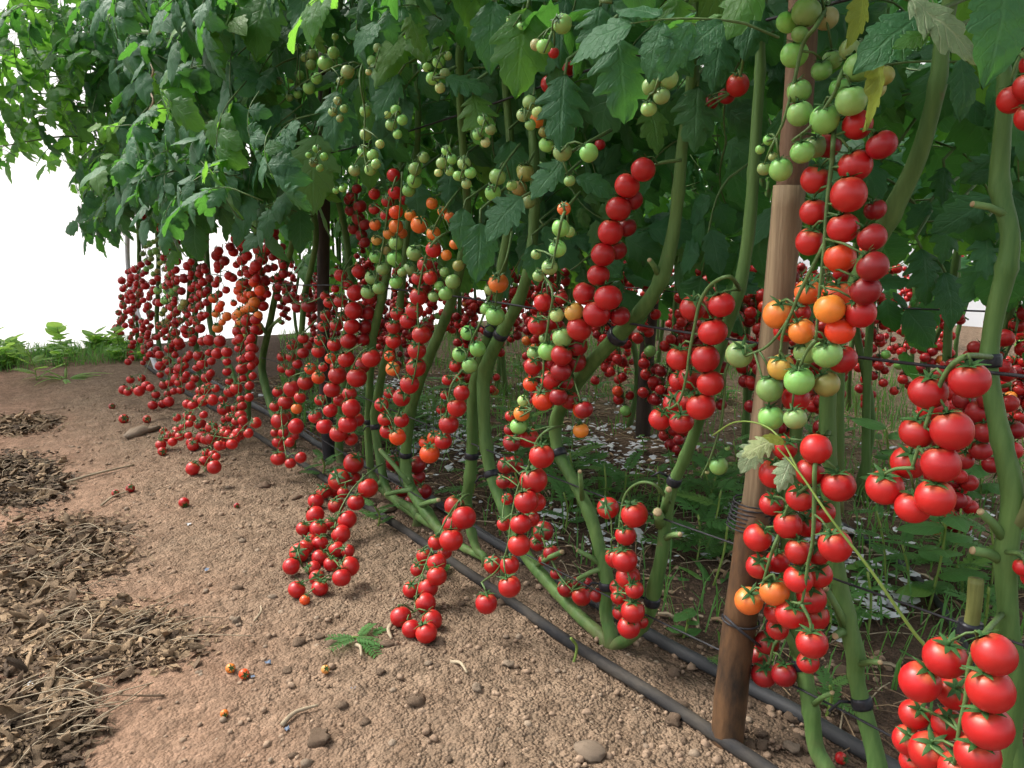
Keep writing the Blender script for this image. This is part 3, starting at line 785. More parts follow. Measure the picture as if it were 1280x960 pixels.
plant('F', 545, 665, 'tomato plant with two close thin stems and a heavy red bunch lying on the soil')
stem('F', '556,668,13 526,648,13 500,630,13 484,612,13 476,580,13 470,545,13 468,518,13 473,492,13 480,458,12 490,420,12 500,380,11 508,300,10', ties=((469,536),))
stem('F', '520,640,13 490,622,12 468,600,12 462,575,12 460,536,12 462,485,12 464,435,13 470,405,13 478,370,13 486,330,12 492,270,11', ties=((461,528),), stubs=((478,600,440,640,5),))
truss('F', '478,580 462,590 440,612 422,645 413,680 398,696 380,710 365,722',
  '442,579,24,r 424,600,26,r 460,610,24,r 441,598,18,rb 419,611,20,rb 405,614,18,r 429,616,15,r 395,626,19,r 420,632,19,r 445,628,20,r 394,644,22,r 434,650,23,r 379,661,17,r 398,661,21,r 413,655,16,rb 426,668,23,r 400,679,19,r 421,687,20,r 435,689,16,rb 374,691,23,r 382,684,18,rb 400,697,20,r 364,708,20,r 392,710,17,r 414,705,18,rb 437,708,23,r 427,722,22,r 396,722,18,r 400,735,20,r 371,737,21,r 381,750,13,q 388,676,16,rb', .70, .44, extra=('408,690 425,712 400,728 380,730','440,600 408,612 395,635 388,665'), label='heavy red bunch lying on the ground')
truss('F', '470,440 458,436 445,450 434,480 430,520', '464,448,23,r 452,457,20,rb 446,472,24,r 433,449,20,r 422,469,22,r 422,459,18,rb 415,487,20,r 437,492,17,r 439,510,22,r 435,530,23,r 423,542,21,r 406,533,20,r 394,521,16,r 413,513,17,r 439,549,16,rb 388,461,15,q 398,472,16,q 413,448,14,q 404,459,12,r 425,500,16,rb 447,525,16,rb 400,500,14,r', .68, .64, extra=('452,430 425,448 411,480 402,510',))
truss('F', '505,205 494,225 485,260 480,300 472,340 465,365', '492,219,16,r 468,242,15,r 494,241,17,r 485,251,16,r 468,261,15,r 495,265,17,q 482,269,14,r 469,281,15,o 495,283,17,o 486,292,15,o 471,300,14,y 483,312,14,v 495,304,17,g 493,323,18,g 470,321,16,g 479,336,16,g 465,347,17,g 460,365,17,g 474,360,16,g 495,353,16,g 503,340,13,g 505,250,13,rb 503,292,13,ob', .68, extra=('503,215 500,260 496,300 494,345',), label='truss fading from red through orange to green')
truss('F', '448,215 444,245 448,275 453,300', '440,245,15,d 450,258,16,d 438,263,15,d 448,273,16,d 456,281,15,d 442,286,15,d 452,294,15,d 456,303,14,d 436,250,13,d 446,236,13,d', .74)
for a in ('466,60 450,90 456,140 455,190 460,215|435,89,16,g 457,139,15,g 457,168,15,g 453,190,13,g 466,194,15,g 443,213,15,g 463,212,15,g 420,238,9,g 428,236,9,g 475,180,12,p 470,205,13,g|.54',
          '446,75 415,85 385,100 362,114|407,79,19,g 390,69,15,g 389,81,13,g 372,60,12,g 364,98,12,g 375,94,12,g 396,98,15,g 386,110,15,g 372,118,11,g 362,122,10,g 349,101,10,g 417,66,15,g 434,91,16,g 426,101,11,g 419,46,9,g 404,62,10,pb 380,72,10,g|.60'):
    r_, t_, x_ = a.split('|'); truss('F', r_, t_, float(x_), rr_=.0016, label='truss of small green tomatoes among the leaves')

plant('G', 420, 590, 'tomato plant behind the dark stake with a black sleeved foot')
stem('G', '428,590,12 424,560,12 428,500,12 436,440,11 440,380,11 436,330,11 430,280,10', X=.80)
truss('G', '440,320 428,345 428,380 420,410 410,440', '426,344,16,r 434,356,15,r 419,361,11,r 444,366,20,r 448,339,16,r 426,376,17,r 411,378,14,r 406,370,12,r 442,388,21,r 407,394,14,r 404,408,14,r 421,406,16,r 440,408,19,r 436,426,20,r 400,425,15,r 418,431,17,r 398,439,16,r 460,391,17,db 457,408,18,db 454,424,17,db 463,373,16,db 430,395,14,rb', .70)
truss('G', '392,460 385,464 362,474 352,508 354,545 358,572', '382,478,19,r 365,486,20,r 357,503,18,r 344,508,14,r 350,526,21,r 370,533,19,r 371,511,14,o 375,497,15,r 344,541,12,r 354,541,13,r 347,553,14,r 362,553,13,r 348,573,18,r 363,579,14,r 376,572,15,r 352,560,12,rb 347,490,13,r 358,520,13,rb 368,545,12,rb', .68, .60)
truss('G', '395,400 372,425 366,445 358,465', '379,423,14,r 365,431,14,r 379,441,15,r 364,446,13,r 363,465,13,r 353,460,13,r 372,455,13,r 385,432,12,rb 352,446,12,r', .72)
truss('G', '404,370 392,376 372,380 360,365', '360,373,14,d 372,384,15,d 386,382,18,d 358,360,13,d 380,372,12,d', .74)

plant('H', 350, 545, 'tomato plant with smooth forked grey green stems standing clear against the white wall')
stem('H', '352,540,13 340,510,13 330,476,12 328,450,11 336,410,10 345,367,10 355,338,10 364,310,9 368,270,9', stubs=((334,420,326,405,4),(336,412,350,398,4)))
stem('H', '366,545,10 368,500,10 372,455,9 377,414,9 381,368,10 390,328,9 394,280,9')
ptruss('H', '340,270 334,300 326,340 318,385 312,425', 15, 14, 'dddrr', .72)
ptruss('H', '330,285 352,320 345,350 340,372', 14, 13, 'dd', .74)
ptruss('H', '316,330 312,380 306,430 310,460', 14, 14, 'rqoorr', .69)
ptruss('H', '312,395 300,440 298,490 290,530 285,552', 15, 15, 'rrrrrr', .69, .60, wid=.85, dens=.30)
ptruss('H', '310,520 296,545 268,545 240,540', 15, 14, 'rr', .60, .50)
ptruss('H', '284,535 266,552 250,568 256,590', 15, 15, 'rrr', .55, .46, wid=.8, label='red bunch end resting on the bare path')

plant('I', 290, 520, 'tomato plant dense with small red trusses left of the forked stems')
stem('I', '300,500,9 289,462,9 272,436,9 262,400,9 261,360,9 258,300,8')
stem('I', '310,505,9 312,460,9 318,420,9 320,370,8 322,300,8')
ptruss('I', '300,285 302,330 303,375 300,420', 13, 13, 'rrrrqov', .69, wid=.55, dens=.45)
ptruss('I', '278,305 276,340 272,380 278,412', 13, 13, 'drrqo', .68, wid=.5, dens=.5)
ptruss('I', '268,420 258,440 255,470 250,488', 14, 13, 'rrrr', .67, .62, wid=.85)
ptruss('I', '262,480 252,505 232,518 228,545 198,548', 14, 13, 'rrrr', .58, .42, label='red truss trailing across the path')

plant('J', 235, 490, 'tomato plant almost hidden by its own hanging red trusses near the far end')
stem('J', '228,470,8 216,448,8 213,420,8 222,405,8 234,392,8 238,340,8 240,290,7')
stem('J', '250,480,8 246,440,8 244,390,8 244,320,7')
ptruss('J', '240,320 244,360 242,400 236,435', 12, 12, 'drrr', .69, wid=.55, dens=.45)
ptruss('J', '224,345 222,370 226,400 220,440', 12, 12, 'dvrr', .68, wid=.5, dens=.48)
ptruss('J', '206,430 212,455 211,480 203,512', 13, 13, 'rrrr', .66, .56, wid=.75)
ptruss('J', '216,290 214,330 218,365 210,380', 10, 11, 'drrg', .67)
ptruss('J', '190,480 172,482 152,484', 13, 12, 'rr', .52, .44, wid=.6)

plant('K', 195, 470, 'tomato plant at the far end of the row with green fruit above and red below')
stem('K', '205,470,7 200,440,7 196,400,7 198,350,7 196,290,6')
ptruss('K', '190,300 184,325 186,345', 9, 10, 'ggg', .67)
ptruss('K', '202,290 206,320 202,345', 9, 10, 'ggv', .68)
ptruss('K', '190,345 188,375 186,410 190,445', 11, 11, 'rdrr', .68, wid=.5, dens=.5)
ptruss('K', '206,350 208,380 204,405 200,425', 11, 11, 'grvr', .68, dens=.5)
ptruss('K', '176,270 190,278 214,290', 9, 9, 'rd', .64)

plant('L', 170, 458, 'outermost tomato plant closing the row against the white wall')
stem('L', '176,462,6 172,430,6 172,380,6 174,320,6 172,270,6')
ptruss('L', '168,335 160,350 156,385 150,410 146,420', 10, 9, 'rrrr', .66, wid=.45)
ptruss('L', '176,350 170,380 166,420 161,455', 10, 10, 'rdrr', .68, wid=.4, dens=.55)

ptruss('L', '178,325 174,350 172,385', 9, 9, 'dr', .66, wid=.5, dens=.5)
ptruss('K', '214,345 216,390 212,430', 10, 10, 'rdr', .67, wid=.5, dens=.5)
ptruss('J', '254,330 252,370 248,405', 11, 11, 'ddr', .69, wid=.5, dens=.5)
ptruss('K', '182,400 180,430 184,455', 10, 10, 'rr', .64, wid=.5, dens=.5)
ptruss('J', '232,440 226,462 228,490', 11, 12, 'rr', .64, .6, wid=.6, dens=.45)

for k_, r_, t_ in (('E', '555,50 548,75 540,100', '548,78,15,g 556,92,14,g 541,98,16,g 534,84,12,g 550,110,13,p 560,70,11,g'), ('G', '400,170 398,190 390,205', '396,186,11,g 405,196,11,g 392,203,12,g 400,210,10,g 386,194,9,g'), ('F', '500,120 496,140 490,165', '495,138,14,g 503,150,14,g 489,156,15,g 497,168,12,g 484,143,11,p'), ('D', '585,190 580,205 575,225', '580,204,16,g 588,216,15,g 573,220,14,g 583,230,13,g'), ('H', '300,70 290,82 282,95', '288,80,9,g 280,90,9,g 294,92,8,g 284,100,8,g'), ('E', '655,5 650,20 640,35', '640,26,15,g 652,34,14,g 645,46,12,g')):
    truss(k_, r_, t_, .55, rr_=.0013, label='truss of small green tomatoes among the leaves')

for k_, r_, t_ in (('E', '565,170 560,190 556,215', '558,188,13,g 565,199,13,g 552,204,14,g 562,214,12,g 548,216,11,p'), ('F', '478,40 474,62 468,84', '472,60,12,g 480,72,12,g 465,76,13,g 474,88,11,g 461,90,9,p'), ('E', '612,130 606,150 600,170', '604,150,15,g 613,162,14,g 598,168,15,g 607,178,13,p'), ('D', '668,110 664,130 656,150', '662,128,17,g 672,140,15,p 654,144,16,g 663,156,14,g'), ('G', '428,110 424,126 418,140', '422,126,11,g 430,136,11,g 416,140,12,g 425,148,10,g')):
    truss(k_, r_, t_, .55, rr_=.0013, label='truss of small green tomatoes among the leaves')

# ------------------------------------------------------------------ canopy of the front row
KEYS = sorted(PL, key=lambda k: PL[k].location.y)
def near_key(y):
    return min(KEYS, key=lambda k: abs(PL[k].location.y - y))
def interp(tab, x):
    if x <= tab[0][0]: return tab[0][1]
    for (a, b_), (c, d) in zip(tab, tab[1:]):
        if x <= c: return b_ + (d - b_) * (x - a) / (c - a)
    return tab[-1][1]
BOT1 = [(-300, 200), (0, 215), (80, 215), (95, 300), (130, 310), (160, 270), (215, 312), (260, 285), (300, 300), (350, 285), (380, 295), (405, 240), (440, 195), (530, 180),
        (560, 215), (600, 230), (640, 200), (680, 190), (720, 165), (770, 170), (800, 140), (850, 150), (900, 110), (935, 60), (970, -30), (1105, -30), (1130, 60), (1280, 60), (1600, 60)]
BOT3 = [(-300, 215), (0, 215), (150, 265), (200, 285), (400, 280), (500, 330), (600, 365), (700, 372), (850, 385), (1000, 385), (1100, 350), (1280, 370), (1600, 370)]
def leaf_dirs(out, spread=.55):
    yd = Vector((-out + rnd.uniform(-.4, .4), rnd.uniform(-spread, spread) * 1.35, -rnd.uniform(-.35, .95)))
    zd = Vector((-.85 + rnd.uniform(-.4, .4), rnd.uniform(-.6, .35), rnd.uniform(.1, 1.1)))
    return yd, zd
made = [0]
KEEP = [(558, 200), (470, 76), (606, 162), (662, 140), (423, 136), (548, 88), (396, 196), (495, 150), (580, 215), (645, 35), (703, 35), (690, 105), (835, 100), (815, 125), (735, 190), (703, 190), (620, 235), (655, 225), (700, 290), (395, 80), (425, 90), (365, 110), (455, 160), (455, 205), (800, 215), (770, 270), (755, 330), (520, 215), (490, 240), (545, 270)]
def canopy(nleaf, xr, yr, zr, bot, out, sc=(.85, 1.15), bright=.12, near_t=0.0, tmin=.5):
    k = tries = 0
    while k < nleaf and tries < nleaf * 14:
        tries += 1
        p = Vector((rnd.uniform(*xr), rnd.uniform(*yr), rnd.uniform(*zr)))
        yd, zd = leaf_dirs(out); s = rnd.uniform(*sc)
        q = proj(p + yd.normalized() * .10 * s)
        if q is None or q[2] < .25: continue
        if -60 < q[0] < 1340 and q[1] > -150:
            if q[2] < tmin: continue
            if q[1] + .085 * s / q[2] * FPX > interp(bot, q[0]): continue
            if p.x < .66 and any((q[0] - a) ** 2 + (q[1] - b_) ** 2 < (34 + 42 / q[2]) ** 2 for a, b_ in KEEP): continue
        elif not (-500 < q[0] < 1900) or (q[2] < 1.0 and q[1] > -260): continue
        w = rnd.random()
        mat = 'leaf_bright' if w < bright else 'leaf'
        infr = -40 < q[0] < 1320 and -60 < q[1]
        if q[2] < 1.35 and p.x < .62: s *= .74
        add_leaf(PL[near_key(p.y)], p, yd, zd, s, mat, near=(infr and q[2] < near_t))
        k += 1
    made[0] += k
canopy(400, (.42, .62), (.05, 3.95), (.50, 1.55), BOT1, .6, sc=(.7, 1.05), near_t=1.45)
canopy(330, (.58, .80), (.05, 3.95), (.50, 1.60), BOT1, .5, sc=(.75, 1.1))
canopy(270, (.84, 1.15), (.10, 3.9), (.42, 1.50), BOT3, .2)
canopy(130, (.86, 1.25), (.10, 1.9), (.42, 1.40), BOT3, .2)
canopy(110, (.45, 1.1), (-.2, 3.9), (1.2, 1.85), BOT1, .4)                     # top of the hedge, mostly above the frame
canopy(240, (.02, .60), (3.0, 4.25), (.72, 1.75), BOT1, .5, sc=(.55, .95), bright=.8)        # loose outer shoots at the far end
# twigs that carry the loose shoots
for i in range(9):
    y = 3.3 + .1 * i; p0 = Vector((.72, y, .9 + .07 * i)); p1 = Vector((.10 + .05 * (i % 4), y + rnd.uniform(-.1, .25), 1.0 + .08 * i + rnd.uniform(-.1, .1)))
    q = MB(); pts = catmull([Vector(), (p1 - p0) * .5 + Vector((0, 0, .08)), p1 - p0], 5)
    q.tube(pts, [.005 - .0003 * j for j in range(len(pts))], 6)
    obj('shoot', q.mesh('shoot', [M['stem']]), T(p0), PL[near_key(y)])

def hero(x, y, ln, ang, key=3, X=.56, mat='leaf', face=(0, 0, .6), plant_key=None, out=.25, wid=1.0):
    """one leaflet that the photo shows plainly: centre pixel, length in pixels, direction of its tip"""
    c = onX(x, y, X); t = (c - CAM).dot(FWD)
    a = R(ang); yd = RGT * math.cos(a) - UPV * math.sin(a) - FWD * out
    zd = -FWD + UPV * face[2] + RGT * face[0]
    l = ln * t / FPX / math.sqrt(1 - min(.8, out * out * .6))
    f = frame(yd, zd)
    base = c - f.to_3x3() @ Vector((0, l * .5, -l * .06))
    wm = T(base) @ f @ Matrix.Diagonal((l * wid, l, l, 1))
    o = obj('leaf', leaflet_me(key, mat), wm, PL[plant_key] if plant_key else PL[near_key(c.y)])
    q = MB(); back = f.to_3x3() @ Vector((0, -1, -.2)); q.tube([base, base + back * l * .25, base + back * l * .5 + Vector((.05, 0, .02))], [.0018, .002, .0024], 5)
    obj('leaf_stalk', q.mesh('leaf_stalk', [M['truss']]), T(base) @ T(-base), o)
    return o
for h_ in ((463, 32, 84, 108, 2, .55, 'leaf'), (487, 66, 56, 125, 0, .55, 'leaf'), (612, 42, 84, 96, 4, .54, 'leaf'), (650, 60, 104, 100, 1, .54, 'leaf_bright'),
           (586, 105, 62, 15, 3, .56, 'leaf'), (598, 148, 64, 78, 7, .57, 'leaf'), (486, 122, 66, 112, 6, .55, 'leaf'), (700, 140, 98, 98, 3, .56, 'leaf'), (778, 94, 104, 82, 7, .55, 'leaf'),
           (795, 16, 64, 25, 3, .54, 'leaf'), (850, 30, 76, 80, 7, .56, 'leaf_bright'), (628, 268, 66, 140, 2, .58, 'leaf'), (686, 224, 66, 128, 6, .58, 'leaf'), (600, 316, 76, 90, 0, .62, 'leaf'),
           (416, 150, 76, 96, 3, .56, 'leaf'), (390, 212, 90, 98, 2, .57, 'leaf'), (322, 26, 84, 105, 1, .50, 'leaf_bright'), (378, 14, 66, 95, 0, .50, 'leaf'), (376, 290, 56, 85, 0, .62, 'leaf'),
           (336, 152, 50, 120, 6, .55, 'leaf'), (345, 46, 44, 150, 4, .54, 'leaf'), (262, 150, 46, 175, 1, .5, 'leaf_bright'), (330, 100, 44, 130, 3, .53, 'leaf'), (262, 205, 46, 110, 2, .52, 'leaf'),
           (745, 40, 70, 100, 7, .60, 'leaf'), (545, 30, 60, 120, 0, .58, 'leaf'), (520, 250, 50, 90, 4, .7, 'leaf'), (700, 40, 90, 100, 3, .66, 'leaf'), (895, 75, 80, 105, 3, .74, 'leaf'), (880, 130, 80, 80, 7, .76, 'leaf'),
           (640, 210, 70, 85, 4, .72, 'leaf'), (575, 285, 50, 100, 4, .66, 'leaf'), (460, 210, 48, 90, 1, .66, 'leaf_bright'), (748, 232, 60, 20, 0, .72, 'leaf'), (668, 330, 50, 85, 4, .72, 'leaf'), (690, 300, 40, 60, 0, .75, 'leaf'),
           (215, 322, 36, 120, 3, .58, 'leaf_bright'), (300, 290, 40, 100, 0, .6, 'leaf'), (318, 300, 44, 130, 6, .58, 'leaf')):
    hero(*h_)
o = hero(1185, 34, 118, 35, 6, .62, 'leaf_pale', face=(.1, 0, .35), plant_key='B', out=.15); o['label'] = 'large pale scorched leaf with curled edge'
for h_ in ((868, 148, 84, 98, 3, .74, 'leaf'), (842, 62, 92, 104, 7, .70, 'leaf'), (938, 34, 84, 112, 3, .72, 'leaf'), (820, 160, 66, 75, 6, .73, 'leaf'), (560, 235, 48, 100, 3, .70, 'leaf')): hero(*h_)
hero(1112, 44, 104, 150, 4, .615, 'leaf', face=(0, 0, .5), plant_key='B')
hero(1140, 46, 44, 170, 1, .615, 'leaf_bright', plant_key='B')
o = hero(1104, 106, 100, 84, 1, .635, 'leaf_yellow', face=(.9, 0, .2), plant_key='B', wid=.55); o['label'] = 'wilted yellow curled leaf'
o = hero(1078, 20, 70, 95, 1, .66, 'leaf_yellow', face=(.6, 0, .2), plant_key='B', wid=.7)
hero(1252, 30, 130, 100, 4, .60, 'leaf', plant_key='A', face=(0, 0, .1)); hero(1205, 112, 80, 90, 0, .70, 'leaf', plant_key='A', face=(0, 0, .1), wid=.8)
for h_ in ((1150, 270, 46, 130, 6, 1.02), (1178, 232, 48, 100, 3, 1.05), (1160, 345, 70, 80, 7, .98), (1182, 300, 60, 110, 3, 1.0), (1232, 320, 60, 95, 3, .92), (1220, 350, 56, 120, 7, .95), (1105, 85, 50, 60, 3, 1.1), (1190, 375, 70, 80, 4, 1.0)):
    hero(*h_[:5], X=h_[5])
# bare withered stalk hanging near the far end
q = MB(); c0 = onX(242, 8, .50)
pts = catmull([onX(242, 8, .50), onX(222, 28, .47), (onX(205, 38, .46)), onX(190, 41, .46), onX(164, 38, .46)], 5)
q.tube([p - c0 for p in pts], .006, 8)
o = obj('bare_stalk', q.mesh('bare_stalk', [M['truss']]), T(c0), PL['I']); o['label'] = 'bent bare stalk with a withered hanging tip'
q = MB(); pts = []
for i in range(26):
    s = i / 25; pts.append(onX(188 + 4 * math.sin(s * 16), 42 + 95 * s, .46) - c0)
q.tube(pts, [.0022 + .0018 * abs(math.sin(i * .9)) for i in range(26)], 6)
obj('withered_tip', q.mesh('withered_tip', [M['straw']]), T(c0), o)

# ------------------------------------------------------------------ stakes, strings, hoses
def pole(parent, name, pts, rads, mat, n=14, lump=.04):
    q = MB(); C = catmull(pts, 6)
    rr = [rads[0] + (rads[-1] - rads[0]) * i / (len(C) - 1) for i in range(len(C))]
    rr = [r_ * (1 + lump * noise.noise(c * 25)) for r_, c in zip(rr, C)]
    q.tube([c - C[0] for c in C], rr, n)
    return obj(name, q.mesh(name, [M[mat]]), T(C[0]), parent)
b0 = onX(906, 928, .705); b0.z = gz(b0.x, b0.y) - .05
SX = .715
st = empty('wooden_stake', (b0.x, b0.y, gz(b0.x, b0.y)), 'tall leaning wooden stake with a brown bamboo foot and pale upper pole', 'stake', 'support stakes')
pole(st, 'bamboo_foot', [b0, onX(918, 830, SX), onX(930, 740, SX), onX(944, 635, SX)], [.0205, .0185], 'bamboo')
pole(st, 'pale_pole', [onX(932, 700, SX + .012), onX(948, 600, SX + .01), onX(970, 400, SX + .01), onX(987, 232, SX + .01)], [.0145, .0165], 'wood')
pole(st, 'top_pole', [onX(982, 300, SX + .030), onX(992, 200, SX + .02), onX(1002, 60, SX + .02), onX(1010, -140, SX + .02)], [.0155, .015], 'wood_dark')
q = MB()
for i in range(7):
    c = onX(944 - i * 1.5, 628 + i * 5, SX + .004); ax = (onX(944, 620, SX) - onX(930, 740, SX)).normalized()
    e1 = ax.orthogonal().normalized(); e2 = ax.cross(e1)
    q.tube([c + (e1 * math.cos(a) + e2 * math.sin(a)) * (.0245) + ax * .004 * a / 6.28 for a in [j * 6.3 / 14 for j in range(15)]], .0011, 4)
obj('wire_binding', q.mesh('wire_binding', [M['string']]), Matrix(), st)
q = MB(); ax = (onX(944, 635, SX) - b0).normalized(); e1 = ax.orthogonal().normalized(); e2 = ax.cross(e1); c = onX(926, 775, SX)
q.tube([c + (e1 * math.cos(a) + e2 * math.sin(a)) * .0215 for a in [j * 6.3 / 16 for j in range(17)]], .0014, 5)
q.tube([onX(906, 770, .690), onX(925, 788, .687), onX(951, 808, .72)], .0018, 5)
obj('string_tie', q.mesh('string_tie', [M['string']]), Matrix(), st)

p = onX(412, 592, .79)
st = empty('wooden_stake', (p.x, p.y, gz(p.x, p.y)), 'dark upright stake with a black sleeve around its foot', 'stake', 'support stakes')
pole(st, 'post', [onX(408, 545, .79), onX(404, 400, .79), onX(405, 240, .79), onX(406, 60, .79)], [.0165, .0165], 'dark_post')
pole(st, 'sleeve', [Vector((p.x, p.y, gz(p.x, p.y) - .04)), onX(412, 575, .79), onX(408, 520, .79)], [.0185, .0185], 'black_sleeve', lump=.01)
p = onG(803, 548)
st = empty('wooden_stake', (p.x, p.y, gz(p.x, p.y)), 'dark stake rising in the second row behind the V shaped plant', 'stake', 'support stakes')
pole(st, 'post', [Vector((p.x, p.y, -.05)), onX(808, 450, p.x), onX(818, 330, p.x), onX(830, 100, p.x)], [.024, .022], 'dark_post')
p = onG(166, 470, 0)
st = empty('wooden_stake', (p.x + .12, p.y, gz(p.x, p.y)), 'thin pale stake at the far end of the front row', 'stake', 'support stakes')
pole(st, 'post', [Vector((p.x + .12, p.y, -.05)), onX(162, 350, p.x + .12), onX(161, 230, p.x + .12)], [.012, .012], 'steel')
p = onX(1216, 785, .76)
st = empty('bamboo_stub', (p.x, p.y, p.z), 'short yellow green bamboo stub bound to the plant at the right edge', 'stub')
pole(st, 'cane', [onX(1214, 782, .72) , onX(1218, 755, .72), onX(1220, 724, .72)], [.0068, .0062], 'cane_green', lump=.12)
pole(st, 'binding', [onX(1212, 792, .72), onX(1214, 778, .72)], [.011, .0105], 'tie')

def line_along(name, label, pts, r_, mat, cat, group):
    q = MB(); C = catmull(pts, 6); q.tube([c - C[0] for c in C], r_, 6)
    o = obj(name, q.mesh(name, [M[mat]]), T(C[0])); setp(o, label, cat, group); return o
ys_ = [-.1, .4, .8, 1.2, 1.7, 2.3, 3.0, 3.8]
for z, lab in ((.50, 'black support string tied along the stems at fruit height'), (.245, 'thin dark string low across the stems above the hose'), (.085, 'lowest dark string just above the drip hose'), (.83, 'dark string high among the leaves of the front row')):
    line_along('support_string', lab, [Vector((XS - .012 + .006 * math.sin(y * 5 + z * 9), y, z + .012 * math.sin(y * 3 + z * 7))) for y in ys_], .0018 if z > .3 else .0013, 'string', 'string', 'support strings along the front row')
line_along('support_string', 'string strung along the second row behind the leaves', [Vector((1.66, y, .47 + .01 * math.sin(y * 4))) for y in ys_], .002, 'string', 'string', 'support strings along the rear rows')
def hose(pxs, label, r_, mat, more_front=None, more_back=None):
    P = [onG(*a) for a in px_list(pxs)]
    if more_front: P.insert(0, Vector(more_front))
    if more_back: P.append(Vector(more_back))
    C = catmull(P, 8)
    for c in C: c.z = gz(c.x, c.y) + r_ * .62 + .002 + .003 * noise.noise(c * 5)
    q = MB(); q.tube([c - C[0] for c in C], r_, 12, flat=.85)
    o = obj('drip_hose', q.mesh('drip_hose', [M[mat]]), T(C[0])); setp(o, label, 'hose', 'drip hoses'); return o
hose('944,958 830,884 720,815 655,768 590,722 520,674 455,634 390,592 325,550 270,515 215,482', 'dusty black drip hose in front of the stems along the soil edge', .0086, 'hose', (.70, .2, 0), (.69, 4.2, 0))
hose('1078,942 1000,896 900,845 830,808 760,768 690,722 600,668 500,606 400,560 370,540', 'grey drip hose lying behind the stems and the tall stake', .0098, 'hose2', (.825, .2, 0), (.84, 3.9, 0))
hose('1230,850 1180,765 1140,720 1100,690 1040,652 960,620 880,592', 'thin dark hose on the weedy ground behind the stake', .007, 'hose2')

# ------------------------------------------------------------------ rear rows
def truss_template(seed, nf, ln, r_):
    rr = random.Random(seed); pts = [Vector((0, 0, 0)), Vector((-.03, 0, .012))]
    for i in range(1, 6):
        pts.append(Vector((-.05 - .012 * math.sin(i), .012 * math.sin(i * 2 + seed), -ln * i / 5)))
    C = catmull(pts, 4); items = []
    for k in range(nf):
        s = .12 + .88 * (k + .5) / nf; c = C[min(len(C) - 1, int(s * (len(C) - 1)))]
        a = k * 2.4 + seed; rad = r_ * rr.uniform(.95, 1.25)
        p = c + Vector((rad * math.cos(a), rad * math.sin(a), -r_ * .3))
        items.append([p, r_ * rr.uniform(.85, 1.08), (c + Vector((0, 0, r_)) - p).normalized()])
    for _ in range(25):
        for i in range(nf):
            for j in range(i):
                d = items[i][0] - items[j][0]; m_ = .93 * (items[i][1] + items[j][1])
                if 1e-6 < d.length < m_:
                    e = d.normalized() * (m_ - d.length) * .3; items[i][0] += e; items[j][0] -= e
    mb = MB(); mb.tube(C, [.0028 - .0014 * i / len(C) for i in range(len(C))], 5)
    return mb, items
TT = [truss_template(40 + i, n_, l_, .0175) for i, (n_, l_) in enumerate(((16, .30), (20, .36), (13, .24), (22, .40)))]
TT_ME = [t[0].mesh('fruit_truss', [M['truss']]) for t in TT]
JM = noisy('ripe_tomato_skin', (.32, .006, .009), (.52, .012, .013), 30, .3, 0, spec=.5)
TT_JOIN = []
for mb, items in TT:
    j = MB(); j.tube([(0, 0, 0), (-.05, 0, 0), (-.06, 0, -.1), (-.06, 0, -.24)], .002, 4, 1)
    for p, r_, ax in items:
        src = TOM_LO[0]; mm = T(p) @ ax.to_track_quat('Z', 'Y').to_matrix().to_4x4() @ Matrix.Scale(r_, 4)
        j.v, j.f, j.m, j.uv = j.v, j.f, j.m, j.uv
        b0_ = len(j.v); j.v.extend([tuple(mm @ Vector(v)) for v in src.v]); j.uv.extend(src.uv)
        j.f.extend([tuple(i + b0_ for i in f) for f in src.f]); j.m.extend(src.m)
    TT_JOIN.append(j.mesh('fruit_truss', [JM, M['calyx']]))
def rear_stem(seed):
    mb = MB(); C = catmull([Vector((0, 0, -.04)), Vector((.01, .03 * math.sin(seed), .2)), Vector((.02 * math.cos(seed), .05 * math.sin(seed * 2), .5)), Vector((0, .04 * math.cos(seed), .9)), Vector((.03, 0, 1.6))], 5)
    mb.tube(C, [.011 - .00025 * i for i in range(len(C))], 7); return mb.mesh('stem', [M['stem']])
RS = [rear_stem(i) for i in range(5)]
ROWS = [(1.70, 'second', .27, 4), (2.65, 'third', .33, 3), (3.60, 'fourth', .42, 3), (4.6, 'fifth', .55, 3)]
ORD = 'first second third fourth fifth sixth seventh eighth ninth tenth eleventh twelfth thirteenth fourteenth fifteenth sixteenth seventeenth eighteenth'.split()
